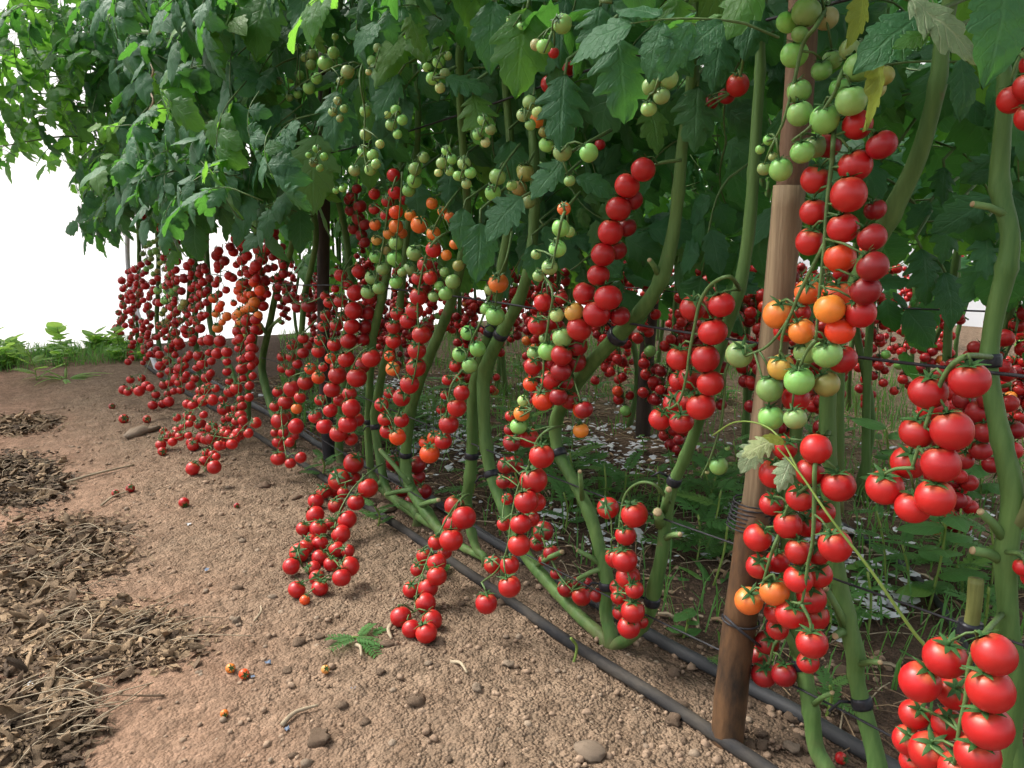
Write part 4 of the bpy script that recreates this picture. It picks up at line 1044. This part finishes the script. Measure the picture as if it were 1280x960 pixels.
for ri, (X, nm, step, nt) in enumerate(ROWS):
    y, spots = (.15 if ri else .4), []
    while y < 4.45:
        y += step * rnd.uniform(.85, 1.15)
        q = proj((X, y, .4))
        if q is None or q[0] > 1420 or q[0] < 380: continue
        spots.append(y)
    for oi_, y in enumerate(reversed(spots)):
        root = empty('tomato_plant', (X + rnd.uniform(-.05, .05), y, gz(X, y)), 'rear tomato plant, %s from the far end in the %s row' % (ORD[oi_], nm), 'tomato plant', 'tomato plants of the %s row' % nm)
        for k in range(2):
            obj('stem', rnd.choice(RS), WM[root] @ T((rnd.uniform(-.03, .03), rnd.uniform(-.1, .1), 0)) @ Matrix.Rotation(rnd.random() * 6, 4, 'Z'), root)
        for k in range(nt):
            ti = rnd.randrange(4); z = rnd.uniform(.30, .62)
            wm = WM[root] @ T((rnd.uniform(-.05, 0), rnd.uniform(-.14, .14), z)) @ Matrix.Rotation(rnd.uniform(-1.1, 1.1), 4, 'Z')
            if ri >= 2:
                obj('fruit_truss', TT_JOIN[ti], wm, root); continue
            o = obj('fruit_truss', TT_ME[ti], wm, root)
            for p, r_, ax in TT[ti][1]:
                wp = wm @ p
                if wp.z < gz(wp.x, wp.y) + r_: continue
                add_tomato(o, wp, r_, wm.to_3x3() @ ax, 'd' if rnd.random() < .35 else 'r' if rnd.random() < .93 else rnd.choice('oqg'), lo=True)
        nl = (34, 22, 16, 14)[ri]
        for k in range(nl):
            p = WM[root].translation + Vector((rnd.uniform(-.2, .2), rnd.uniform(-.2, .2), rnd.uniform((.66, .70, .78, .80)[ri], 1.55) if k > 3 else rnd.uniform(.5, .75)))
            yd, zd = leaf_dirs(.4, .9)
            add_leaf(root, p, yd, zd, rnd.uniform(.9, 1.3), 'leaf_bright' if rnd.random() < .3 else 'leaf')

# ------------------------------------------------------------------ the ground: clods, litter, weeds, fallen fruit
def lump(seed, n=10, k=.35):
    rr = random.Random(seed); mb = MB(); vs_, fs = [(0, 0, 1)], []
    off = Vector((rr.random() * 9, rr.random() * 9, rr.random() * 9)); nr = 6
    for i in range(1, nr):
        th = math.pi * i / nr
        for j in range(n):
            a = 2 * math.pi * j / n; vs_.append((math.sin(th) * math.cos(a), math.sin(th) * math.sin(a), math.cos(th)))
    vs_.append((0, 0, -1))
    vs_ = [tuple(Vector(v) * (1 + k * noise.noise(Vector(v) * 1.3 + off) + k * .6 * noise.noise(Vector(v) * 3.1 + off))) for v in vs_]
    for j in range(n): fs.append((0, 1 + j, 1 + (j + 1) % n))
    for i in range(nr - 2):
        for j in range(n):
            a, b_ = 1 + i * n + j, 1 + i * n + (j + 1) % n; fs.append((a, a + n, b_ + n, b_))
    e = len(vs_) - 1
    for j in range(n): fs.append((e, e - n + (j + 1) % n, e - n + j))
    mb.add(vs_, fs); return mb
LUMP = [lump(60 + i, 9, .75) for i in range(6)]
LUMP_ME = {mt: [l.mesh('clod', [M[mt]], smooth=True) for l in LUMP] for mt in ('clod', 'stone')}
def clod(px, py, d, label, mt='clod', sx_=1.0, name='soil_clod', cat='clod', group=None, rot=None):
    p = onG(px, py); r_ = d / 2 * (p - CAM).dot(FWD) / FPX
    o = obj(name, rnd.choice(LUMP_ME[mt]), T((p.x, p.y, gz(p.x, p.y) + r_ * .30)) @ Matrix.Rotation(rnd.random() * 6 if rot is None else rot, 4, 'Z') @ Matrix.Diagonal((r_ * sx_, r_, r_ * .68, 1)))
    return setp(o, label, cat, group)
clod(520, 884, 26, 'rounded lump of soil in front of the trailing red truss, largest clod near it', group='big clods of soil')
clod(400, 922, 30, 'broad clod of soil at the bottom edge below the twig', group='big clods of soil')
clod(738, 946, 30, 'pale flat clod at the bottom edge near the drip hose', 'stone', 1.4, group='big clods of soil')
clod(596, 866, 15, 'pale cut piece like a small wooden disc on the soil', 'stone', group='big clods of soil')
clod(428, 884, 18, 'grey brown clod just right of the grey twig', group='big clods of soil')
clod(180, 541, 20, 'long pale stone on the path beside the trailing red trusses', 'stone', 2.2, 'stone', 'stone', rot=.5)
clod(850, 885, 20, 'crumbly clod at the foot of the tall stake', 'clod', group='big clods of soil')
clod(990, 935, 20, 'pale clod between the two drip hoses', 'stone', group='big clods of soil')
clod(480, 640, 20, 'clod against the drip hose above the trailing truss', 'clod', 1.5, group='big clods of soil')
for i in range(48):
    px, py = rnd.uniform(240, 860), rnd.uniform(600, 955)
    if py < 700 + (px - 500) * .62 + rnd.uniform(-60, 40) and px > 430: continue
    clod(px, py, rnd.uniform(7, 15), 'small lump of dry soil lying loose on the bed edge', rnd.choice(('clod', 'clod', 'clod', 'stone')), rnd.uniform(.9, 1.4), group='small clods on the loose soil')
for i in range(22):
    px = rnd.uniform(840, 1110); py = rnd.uniform(830, 955)
    clod(px, py, rnd.uniform(9, 20), 'crumbly clod of damp soil around the foot of the stake', 'clod', group='clods around the stake')
def scatter_stuff(name, label, npts, fn, mats, build):
    mb = MB()
    for i in range(npts):
        a = fn()
        if a is not None: build(mb, *a)
    o = obj(name, mb.mesh(name, mats), Matrix()); setp(o, label, kind='stuff'); return o
ICO = [lump(80 + i, 5, .45) for i in range(5)]
for l in ICO: pass
def small_ico(seed):
    rr = random.Random(seed); g = (1 + 5 ** .5) / 2
    v = [(-1, g, 0), (1, g, 0), (-1, -g, 0), (1, -g, 0), (0, -1, g), (0, 1, g), (0, -1, -g), (0, 1, -g), (g, 0, -1), (g, 0, 1), (-g, 0, -1), (-g, 0, 1)]
    f = [(0, 11, 5), (0, 5, 1), (0, 1, 7), (0, 7, 10), (0, 10, 11), (1, 5, 9), (5, 11, 4), (11, 10, 2), (10, 7, 6), (7, 1, 8), (3, 9, 4), (3, 4, 2), (3, 2, 6), (3, 6, 8), (3, 8, 9), (4, 9, 5), (2, 4, 11), (6, 2, 10), (8, 6, 7), (9, 8, 1)]
    return [Vector(q) / 1.9 * rr.uniform(.75, 1.2) for q in v], f
SI = [small_ico(i) for i in range(8)]
def b_ico(mb, x, y, r_, mi):
    v, f = rnd.choice(SI); a = rnd.random() * 6.28; ca, sa = math.cos(a), math.sin(a); z0 = gz(x, y) + r_ * .2
    sx_, sz = rnd.uniform(.8, 1.4), rnd.uniform(.55, .9)
    mb.add([(x + r_ * (sx_ * q.x * ca - q.y * sa), y + r_ * (sx_ * q.x * sa + q.y * ca), z0 + r_ * q.z * sz) for q in v], f, mi)
def f_bed():
    y = .5 + 3.0 * rnd.random() ** 1.6; x = rnd.uniform(-.2, 1.1)
    if rnd.random() > .15 + .85 * sstep(-.05, .45, x): return None
    return x, y, rnd.choice((.0016, .002, .0025, .003, .0045)) * rnd.uniform(.8, 1.5), 0 if rnd.random() < .85 else 1
scatter_stuff('soil_crumbs', 'fine crumbs of dry soil scattered over the bed edge', 5500, f_bed, [M['clod'], M['stone']], b_ico)

# fallen fruit on the path
def fallen(px, py, d, c, label):
    p = onG(px, py); r_ = d / 2 * (p - CAM).dot(FWD) / FPX; p.z = gz(p.x, p.y) + r_ * .82
    o = obj('fallen_tomato', rnd.choice(TOM_ME), T(p) @ Matrix.Rotation(rnd.uniform(.8, 2), 4, 'X') @ Matrix.Rotation(rnd.random() * 6, 4, 'Z') @ Matrix.Scale(r_, 4))
    colour(o, c); setp(o, label, 'tomato', 'fallen tomatoes on the path')
for a in ((230, 630, 13, 'r', 'single red tomato fallen in the middle of the path'), (155, 527, 12, 'r', 'red fallen tomato above the long pale stone'), (203, 567, 11, 'r', 'red fallen tomato below the long pale stone'),
          (184, 528, 10, 'r', 'small red fallen tomato just beside the trailing red truss end'), (140, 509, 8, 'd', 'tiny dull red fallen tomato farthest along the path'), (288, 834, 12, 'o', 'shrivelled yellow orange fallen tomato, left of an orange red one'),
          (305, 842, 13, 'q', 'orange red fallen tomato beside a blue scrap'), (407, 840, 11, 'y', 'tan shrunken fallen tomato between the sprig and the orange ones'), (280, 887, 10, 'o', 'half buried brownish orange fallen tomato nearest the bottom edge'),
          (163, 610, 11, 'd', 'crushed dark red tomato near the straw on the path'), (1051, 950, 15, 'r', 'red tomato lying behind the hose at the bottom edge'), (296, 634, 7, 'd', 'small dull fallen tomato right of the single red one'), (144, 614, 9, 'd', 'flattened faded tomato left of the crushed dark red one')):
    fallen(*a)
def stick(px0, py0, px1, py1, w, mat, label, name='twig', lift=.004):
    a, b_ = onG(px0, py0), onG(px1, py1); a.z = gz(a.x, a.y) + lift; b_.z = gz(b_.x, b_.y) + lift * 1.6
    m_ = (a + b_) / 2 + Vector((rnd.uniform(-.006, .006), rnd.uniform(-.006, .006), .003)); C = catmull([a, m_, b_], 5); r_ = w / 2 * (m_ - CAM).dot(FWD) / FPX
    q = MB(); q.tube([c - a for c in C], [r_ * (1.1 - .05 * i) for i in range(len(C))], 6)
    o = obj(name, q.mesh(name, [M[mat]]), T(a)); setp(o, label, 'twig', 'twigs and straws on the path')
stick(352, 904, 398, 884, 6, 'straw', 'grey dry twig beside the clods at the bottom')
stick(66, 600, 168, 580, 4, 'straw', 'long pale straw lying across the path')
stick(126, 626, 160, 612, 3, 'straw', 'short straw beside the crushed tomato')
stick(564, 834, 584, 850, 5, 'straw', 'short pale stick below the trailing red truss')
stick(488, 786, 490, 805, 6, 'straw', 'stubby grey stick against the end of the trailing truss')
stick(445, 810, 452, 826, 5, 'straw', 'short brown stick below the green sprig')
stick(318, 775, 326, 758, 3, 'straw', 'thin curved straw left of the green sprig')
stick(205, 862, 140, 860, 3, 'dry_dark', 'thin dark rootlet on the path below the dry leaves')
def scrap(px, py, d, mat, label, name='plastic_scrap'):
    p = onG(px, py); r_ = d * .7 / 2 * (p - CAM).dot(FWD) / FPX; q = MB(); k = 4; vs_ = []
    for i in range(k + 1):
        for j in range(k + 1):
            u, v = i / k - .5, j / k - .5
            vs_.append((2 * r_ * u * (1 + .5 * v), 2 * r_ * v, r_ * (.5 + .9 * noise.noise(Vector((u * 3 + px, v * 3, py))))))
    q.add(vs_, [(i * (k + 1) + j, i * (k + 1) + j + 1, (i + 1) * (k + 1) + j + 1, (i + 1) * (k + 1) + j) for i in range(k) for j in range(k)])
    o = obj(name, q.mesh(name, [M[mat]]), T((p.x, p.y, gz(p.x, p.y) + .002))); setp(o, label, 'scrap', 'plastic scraps on the ground')
for a in ((335, 827, 10, 'blue_scrap', 'blue plastic scrap above the orange red fallen tomato'), (316, 843, 7, 'blue_scrap', 'dark blue scrap touching the orange red fallen tomato'), (358, 908, 10, 'blue_scrap', 'pale blue scrap below the grey twig'),
          (442, 863, 8, 'blue_scrap', 'grey blue scrap below the green sprig'), (38, 842, 16, 'white_scrap', 'white blue string like scrap on the dry leaf heap'), (4, 955, 16, 'white_scrap', 'white plastic edge in the bottom left corner'), (236, 652, 8, 'white_scrap', 'small glassy scrap right of the path centre'), (258, 707, 8, 'blue_scrap', 'grey scrap beside a dark crumb mid path')):
    scrap(*a)

# heaps of dry leaves on the left
def dry_mesh(seed):
    v, f, u = leaflet(1.0, .34, .35, 300 + seed, nu=8, crinkle=5.0, droop=.5 + .25 * (seed % 3), roll=1.0 + .5 * (seed % 2))
    rr = random.Random(seed); v = [tuple(Vector(q) + Vector((0, 0, .42 * noise.noise(Vector(q) * 3.0 + Vector((seed, 0, 0))))) + Vector((.14 * noise.noise(Vector(q) * 3.3 + Vector((0, seed, 0))), 0, 0))) for q in v]
    mb = MB(); mb.add(v, f, 0, u); return mb
DRY = [dry_mesh(i) for i in range(8)]
DRY_ME = {mt: [d.mesh('dry_leaf', [M[mt]]) for d in DRY] for mt in ('dry', 'dry_dark')}
def heap(label, ells, nl, ns, hh, lsz):
    cx, cy2 = ells[0][:2]; c = onG(cx, cy2); root = empty('dry_leaf_heap', (c.x, c.y, gz(c.x, c.y)), label, 'leaf heap', 'heaps of dry leaves on the path')
    def rp(w=1.0):
        e = rnd.choices(ells, [q[2] * q[3] for q in ells])[0]; a, r_ = rnd.random() * 6.28, math.sqrt(rnd.random())
        p = onG(e[0] + w * e[2] * r_ * math.cos(a), e[1] + w * e[3] * r_ * math.sin(a)); return p, gz(p.x, p.y), (1 - r_)
    for i in range(nl):
        p, g, k = rp(1.0 if i % 5 else 1.35); z = g + .004 + hh * max(0, k) * rnd.random()
        wm = T((p.x, p.y, z)) @ Matrix.Rotation(rnd.random() * 6.28, 4, 'Z') @ Matrix.Rotation(rnd.uniform(-.9, .9), 4, 'X') @ Matrix.Rotation(rnd.uniform(-1.6, 1.6), 4, 'Y') @ Matrix.Diagonal((lsz * rnd.uniform(.5, 1.2), lsz * rnd.uniform(.9, 2.2), lsz * rnd.uniform(.6, 1.3), 1))
        obj('dry_leaf', rnd.choice(DRY_ME['dry' if rnd.random() < .7 else 'dry_dark']), wm, root)
    for i in range(ns):
        p, g, k = rp(); a = rnd.gauss(.2, .6); l = rnd.uniform(.04, .13); d = Vector((math.cos(a), math.sin(a), 0)) * l
        q = MB(); pts = catmull([Vector(), d * .5 + Vector((rnd.uniform(-.02, .02), rnd.uniform(-.02, .02), .01)), d], 4); q.tube(pts, [.0008] * len(pts), 4)
        obj('dry_stalk', q.mesh('dry_stalk', [M['straw']]), T((p.x, p.y, g + .010 + hh * k * .9)), root)
    mb = MB()
    for i in range(nl * 14):
        p, g, k = rp(1.12 if i % 4 else 1.5); s = lsz * rnd.uniform(.15, .55); a = rnd.random() * 6.28; z = g + .004 + hh * .7 * k * rnd.random(); t_ = rnd.uniform(-.5, .5)
        u = Vector((math.cos(a), math.sin(a), t_)) * s; v = Vector((-math.sin(a), math.cos(a), rnd.uniform(-.6, .6))) * s * rnd.uniform(.15, .6); o_ = Vector((p.x, p.y, z))
        mb.add([o_ - u, o_ + v + Vector((0, 0, s * .3)), o_ + u, o_ - v], [(0, 1, 2), (0, 2, 3)], rnd.randrange(2))
    o = obj('leaf_crumbs', mb.mesh('leaf_crumbs', [M['dry'], M['dry_dark']], smooth=False), Matrix(), root); o['kind'] = 'stuff'
heap('long low heap of brown dry leaves reaching farthest right into the path', [(95, 795, 135, 34), (60, 770, 110, 34), (180, 795, 55, 26)], 298, 46, .014, .020)
heap('dark crumpled dry leaf heap in the bottom left corner', [(35, 885, 70, 45), (70, 880, 40, 30), (15, 930, 60, 28)], 298, 26, .016, .020)
heap('thin spread of dry leaves above the long heap, mixed with straws', [(50, 690, 95, 24), (80, 655, 75, 18), (20, 720, 60, 20)], 240, 40, .008, .021)
heap('greyish dry leaf heap halfway up the left edge', [(25, 592, 50, 28), (10, 575, 40, 14)], 220, 20, .014, .023)
heap('small far dry leaf heap on the left edge', [(20, 524, 45, 10), (40, 520, 30, 6)], 110, 10, .02, .028)

# weeds
WL = {}
def weed_leaf_me(kind, mat):
    k = (kind, mat)
    if k in WL: return WL[k]
    mb = MB()
    if kind == 'broad': v, f, u = leaflet(1, .40, .05, 7, nu=8, crinkle=.7, droop=.35, roll=.3); mb.add(v, f, 0, u)
    elif kind == 'blade': v, f, u = leaflet(1, .045, .0, 9, nu=8, crinkle=.1, droop=.55, roll=.5); mb.add(v, f, 0, u)
    else:
        mb.tube([(0, 0, 0), (0, .5, -.06), (0, 1, -.25)], [.02, .016, .008], 4)
        for i in range(9):
            s = .15 + .85 * i / 9
            for side in (-1, 1):
                v, f, u = leaflet(1, .17, .12, i, nu=4, crinkle=.5, droop=.2, roll=.2); m_ = T((0, s, -.25 * s * s)) @ Matrix.Rotation(-side * 1.0, 4, 'Z') @ Matrix.Scale(.26 * (1.1 - .6 * abs(s - .4)), 4)
                mb.add([m_ @ Vector(q) for q in v], f, 0, u)
    WL[k] = mb.mesh('leaf', [M[mat]]); return WL[k]
def weed(p, h_, kind, nl, ls, label, group, mat='weed_leaf', spread=.6):
    p = Vector(p); p.z = gz(p.x, p.y); root = empty('weed_plant', p, label, 'weed', group)
    lean = Vector((rnd.uniform(-.2, .2) * h_, rnd.uniform(-.2, .2) * h_, h_)); q = MB(); C = catmull([Vector((0, 0, -.01)), lean * .5 + Vector((.01, 0, 0)), lean], 4); q.tube(C, [.0022] * len(C), 5)
    obj('stem', q.mesh('stem', [M['vine']]), T(p), root)
    for i in range(nl):
        s = .15 + .85 * (i + 1) / nl if kind != 'blade' else .05; b_ = C[min(len(C) - 1, int(s * (len(C) - 1)))]; a = i * 2.4 + rnd.uniform(-.4, .4)
        yd = Vector((math.cos(a), math.sin(a), spread * rnd.uniform(.2, 1.2))); zd = Vector((-.1, 0, 1))
        obj('leaf', weed_leaf_me(kind, mat), T(p + b_) @ frame(yd, zd) @ Matrix.Scale(ls * rnd.uniform(.7, 1.15), 4), root)
    return root
p = onG(442, 805); r0 = weed(p, .012, 'fern', 6, .050, 'small feathery green sprig lying on the bare soil', 'weeds on the path', spread=.25)
for a in ((20, 452, .09, 'broad', 14, .08, 'low broad leaved weed at the far left end of the path'), (75, 446, .14, 'broad', 16, .085, 'taller bright broad leaved weed against the white wall'), (118, 445, .10, 'broad', 14, .08, 'bright broad leaved weed nearest the row end'),
          (46, 476, .14, 'fern', 9, .12, 'feathery green weed tuft on the edge of the path'), (82, 474, .10, 'blade', 16, .16, 'dry grassy tuft at the far end of the path'), (146, 446, .12, 'broad', 12, .08, 'pale broad leaved weed under the outermost plant'), (-15, 450, .11, 'broad', 14, .09, 'broad leaved weed cut by the left picture edge')):
    weed(onG(a[0], a[1]), a[2], a[3], a[4], a[5], a[6], 'weeds at the far end of the path', 'weed_bright', 1.0)
for k in range(34):
    weed((rnd.uniform(-.35, .75), rnd.uniform(4.35, 4.85), 0), rnd.uniform(.03, .09), 'broad', 11, .06, 'bright leafy weed along the foot of the far white wall', 'weeds along the white wall', 'weed_bright', 1.0)
for (px, py, h_, kd, nl, ls, lab) in ((1160, 760, .17, 'broad', 8, .07, 'broad leaved weed between the stake plant and the right edge plant'), (1225, 640, .16, 'broad', 8, .09, 'big leaved weed behind the right hand red truss'), (1110, 640, .2, 'broad', 7, .07, 'weed with bright leaves left of the right hand red truss'),
                                     (1190, 700, .10, 'blade', 14, .22, 'arching grass tuft behind the right hand truss'), (870, 700, .09, 'fern', 12, .11, 'ferny weed left of the tall stake'), (890, 730, .12, 'blade', 12, .14, 'grass tuft touching the tall stake on its left'), (850, 800, .05, 'broad', 5, .03, 'seedling beside the foot of the V shaped plant'),
                                     (905, 845, .05, 'fern', 6, .04, 'seedling at the foot of the tall stake'), (715, 830, .04, 'blade', 12, .05, 'tiny grass tuft at the drip hose'), (540, 720, .04, 'broad', 5, .035, 'seedling leaf poking from under the drip hose'), (470, 660, .05, 'fern', 7, .05, 'small fern weed above the drip hose'),
                                     (400, 600, .06, 'fern', 8, .06, 'small fern weed at the black sleeve'), (1085, 790, .10, 'blade', 8, .12, 'long blade grass by the forked stem'), (770, 640, .1, 'fern', 9, .10, 'ferny weed within the V shaped plant'), (1030, 895, .05, 'fern', 6, .05, 'seedling between the stems of the stake plant')):
    weed(onG(px, py), h_, kd, nl, ls, lab, 'weeds among the front row')
for k in range(120):
    x = rnd.uniform(.92, 1.6) if rnd.random() < .75 else rnd.uniform(1.8, 2.5); y = rnd.uniform(.45, 2.9)
    q = proj((x, y, 0))
    if q is None or not (380 < q[0] < 1330): continue
    kd = rnd.choice(('fern', 'fern', 'fern', 'broad', 'blade'))
    weed((x, y, 0), rnd.uniform(.04, .14), kd, rnd.randint(7, 11), rnd.uniform(.04, .08) * (.45 if kd == 'broad' else 1.15), 'low %s weed on the ground %s' % ({'fern': 'feathery', 'broad': 'broad leaved', 'blade': 'grassy'}[kd], 'between the first and second rows' if x < 1.7 else 'behind the second row'), 'weeds between the rows')
def f_grass():
    x = rnd.uniform(.86, 3.4); y = rnd.uniform(.3, 4.8)
    if rnd.random() < .12: return (rnd.uniform(-.5, .8), rnd.uniform(4.35, 4.95))
    if noise.noise(Vector((x * 2.2, y * 2.2, 4))) < rnd.uniform(-.35, .25): return None
    q = proj((x, y, 0))
    return (x, y) if q and 350 < q[0] < 1400 else None
def b_grass(mb, x, y):
    h_ = rnd.uniform(.02, .085); a = rnd.random() * 6.28; w = .0016; l = rnd.uniform(.2, .8) * h_; z = gz(x, y)
    dx, dy = math.cos(a), math.sin(a); px, py = -dy * w, dx * w
    mb.add([(x - px, y - py, z), (x + px, y + py, z), (x + dx * l * .4 + px, y + dy * l * .4 + py, z + h_ * .7), (x + dx * l * .4 - px, y + dy * l * .4 - py, z + h_ * .7), (x + dx * l, y + dy * l, z + h_)], [(0, 1, 2, 3), (3, 2, 4)], 0, [(0, .3), (0, .7), (.6, .7), (.6, .3), (1, .5)])
scatter_stuff('grass', 'short green grass and moss growing between the rows', 22000, f_grass, [M['weed_leaf']], b_grass)
def f_scrap():
    x = rnd.gauss(1.28, .20) if rnd.random() < .8 else rnd.uniform(.95, 2.2); y = rnd.uniform(.6, 3.2)
    if x < .90: return None
    if noise.noise(Vector((x * 3.1, y * 2.0, 9))) < rnd.uniform(-.2, .3): return None
    return x, y, rnd.uniform(.003, .011) * rnd.uniform(.7, 1.6)
def b_scrap(mb, x, y, s):
    a = rnd.random() * 6.28; u = Vector((math.cos(a), math.sin(a), rnd.uniform(-.3, .3))) * s; v = Vector((-math.sin(a), math.cos(a), rnd.uniform(-.3, .3))) * s * rnd.uniform(.4, 1); c = Vector((x, y, gz(x, y) + .008 + rnd.random() * .008))
    mb.add([c - u - v * .6, c - v, c + u - v * .3, c + Vector((0, 0, s * .35)), c - u * .8 + v, c + v * .8 + u * .1, c + u + v * .7], [(0, 1, 3), (1, 2, 3), (0, 3, 4), (4, 3, 5), (3, 6, 5), (3, 2, 6)])
scatter_stuff('film_shreds', 'shreds of white mulch film littering the ground between the rows', 5200, f_scrap, [M['white_scrap']], b_scrap)
def f_lit():
    x = rnd.uniform(.84, 2.6); y = rnd.uniform(.35, 3.6); return (x, y, rnd.uniform(.010, .05))
def b_lit(mb, x, y, l):
    a = rnd.random() * 6.28; d = Vector((math.cos(a), math.sin(a), rnd.uniform(-.1, .15))) * l; c = Vector((x, y, gz(x, y) + .008)); mb.tube([c - d, c + d * .1 + Vector((0, 0, .004)), c + d], .0011 if l > .02 else .0035, 3, rnd.randrange(3), cap=False)
scatter_stuff('straw_litter', 'dead stalks and leaf bits littering the ground under the rows', 3500, f_lit, [M['straw'], M['dry'], M['dry_dark']], b_lit)

# the pale climbing shoot by the stake
c0 = onX(958, 545, .655)
root = empty('climbing_vine', onX(1165, 815, .70), 'thin yellow green shoot with pale crumpled leaves leaning across the stake plant', 'vine')
q = MB(); pts = catmull([onX(1168, 818, .70), onX(1142, 790, .69), (onX(1090, 715, .67)), onX(1040, 650, .655), onX(1000, 592, .652), onX(972, 560, .655)], 5)
q.tube([p - pts[0] for p in pts], [.0019 - .00004 * i for i in range(len(pts))], 7)
obj('stem', q.mesh('stem', [M['vine']]), T(pts[0]), root)
for (x, y, ln, ang, ky) in ((948, 556, 50, 165, 3), (938, 570, 44, 130, 2), (980, 592, 48, 120, 3), (968, 548, 30, 200, 0)):
    c = onX(x, y, .648); t = (c - CAM).dot(FWD); a = R(ang); l = ln * t / FPX
    f = frame(RGT * math.cos(a) - UPV * math.sin(a) - FWD * .2, -FWD + UPV * .9)
    obj('leaf', leaflet_me(ky, 'leaf_yellow' if ky == 0 else 'leaf_pale'), T(c - f.to_3x3() @ Vector((0, l * .5, 0))) @ f @ Matrix.Scale(l, 4), root)
q = MB(); pts = catmull([onX(1000, 592, .652), onX(975, 548, .66), onX(950, 530, .665), onX(918, 528, .67), onX(890, 545, .68)], 5); q.tube([p - pts[0] for p in pts], .0010, 5)
obj('tendril', q.mesh('tendril', [M['vine']]), T(pts[0]), root)
print('front leaves', made[0], 'objects', len(scene.objects))
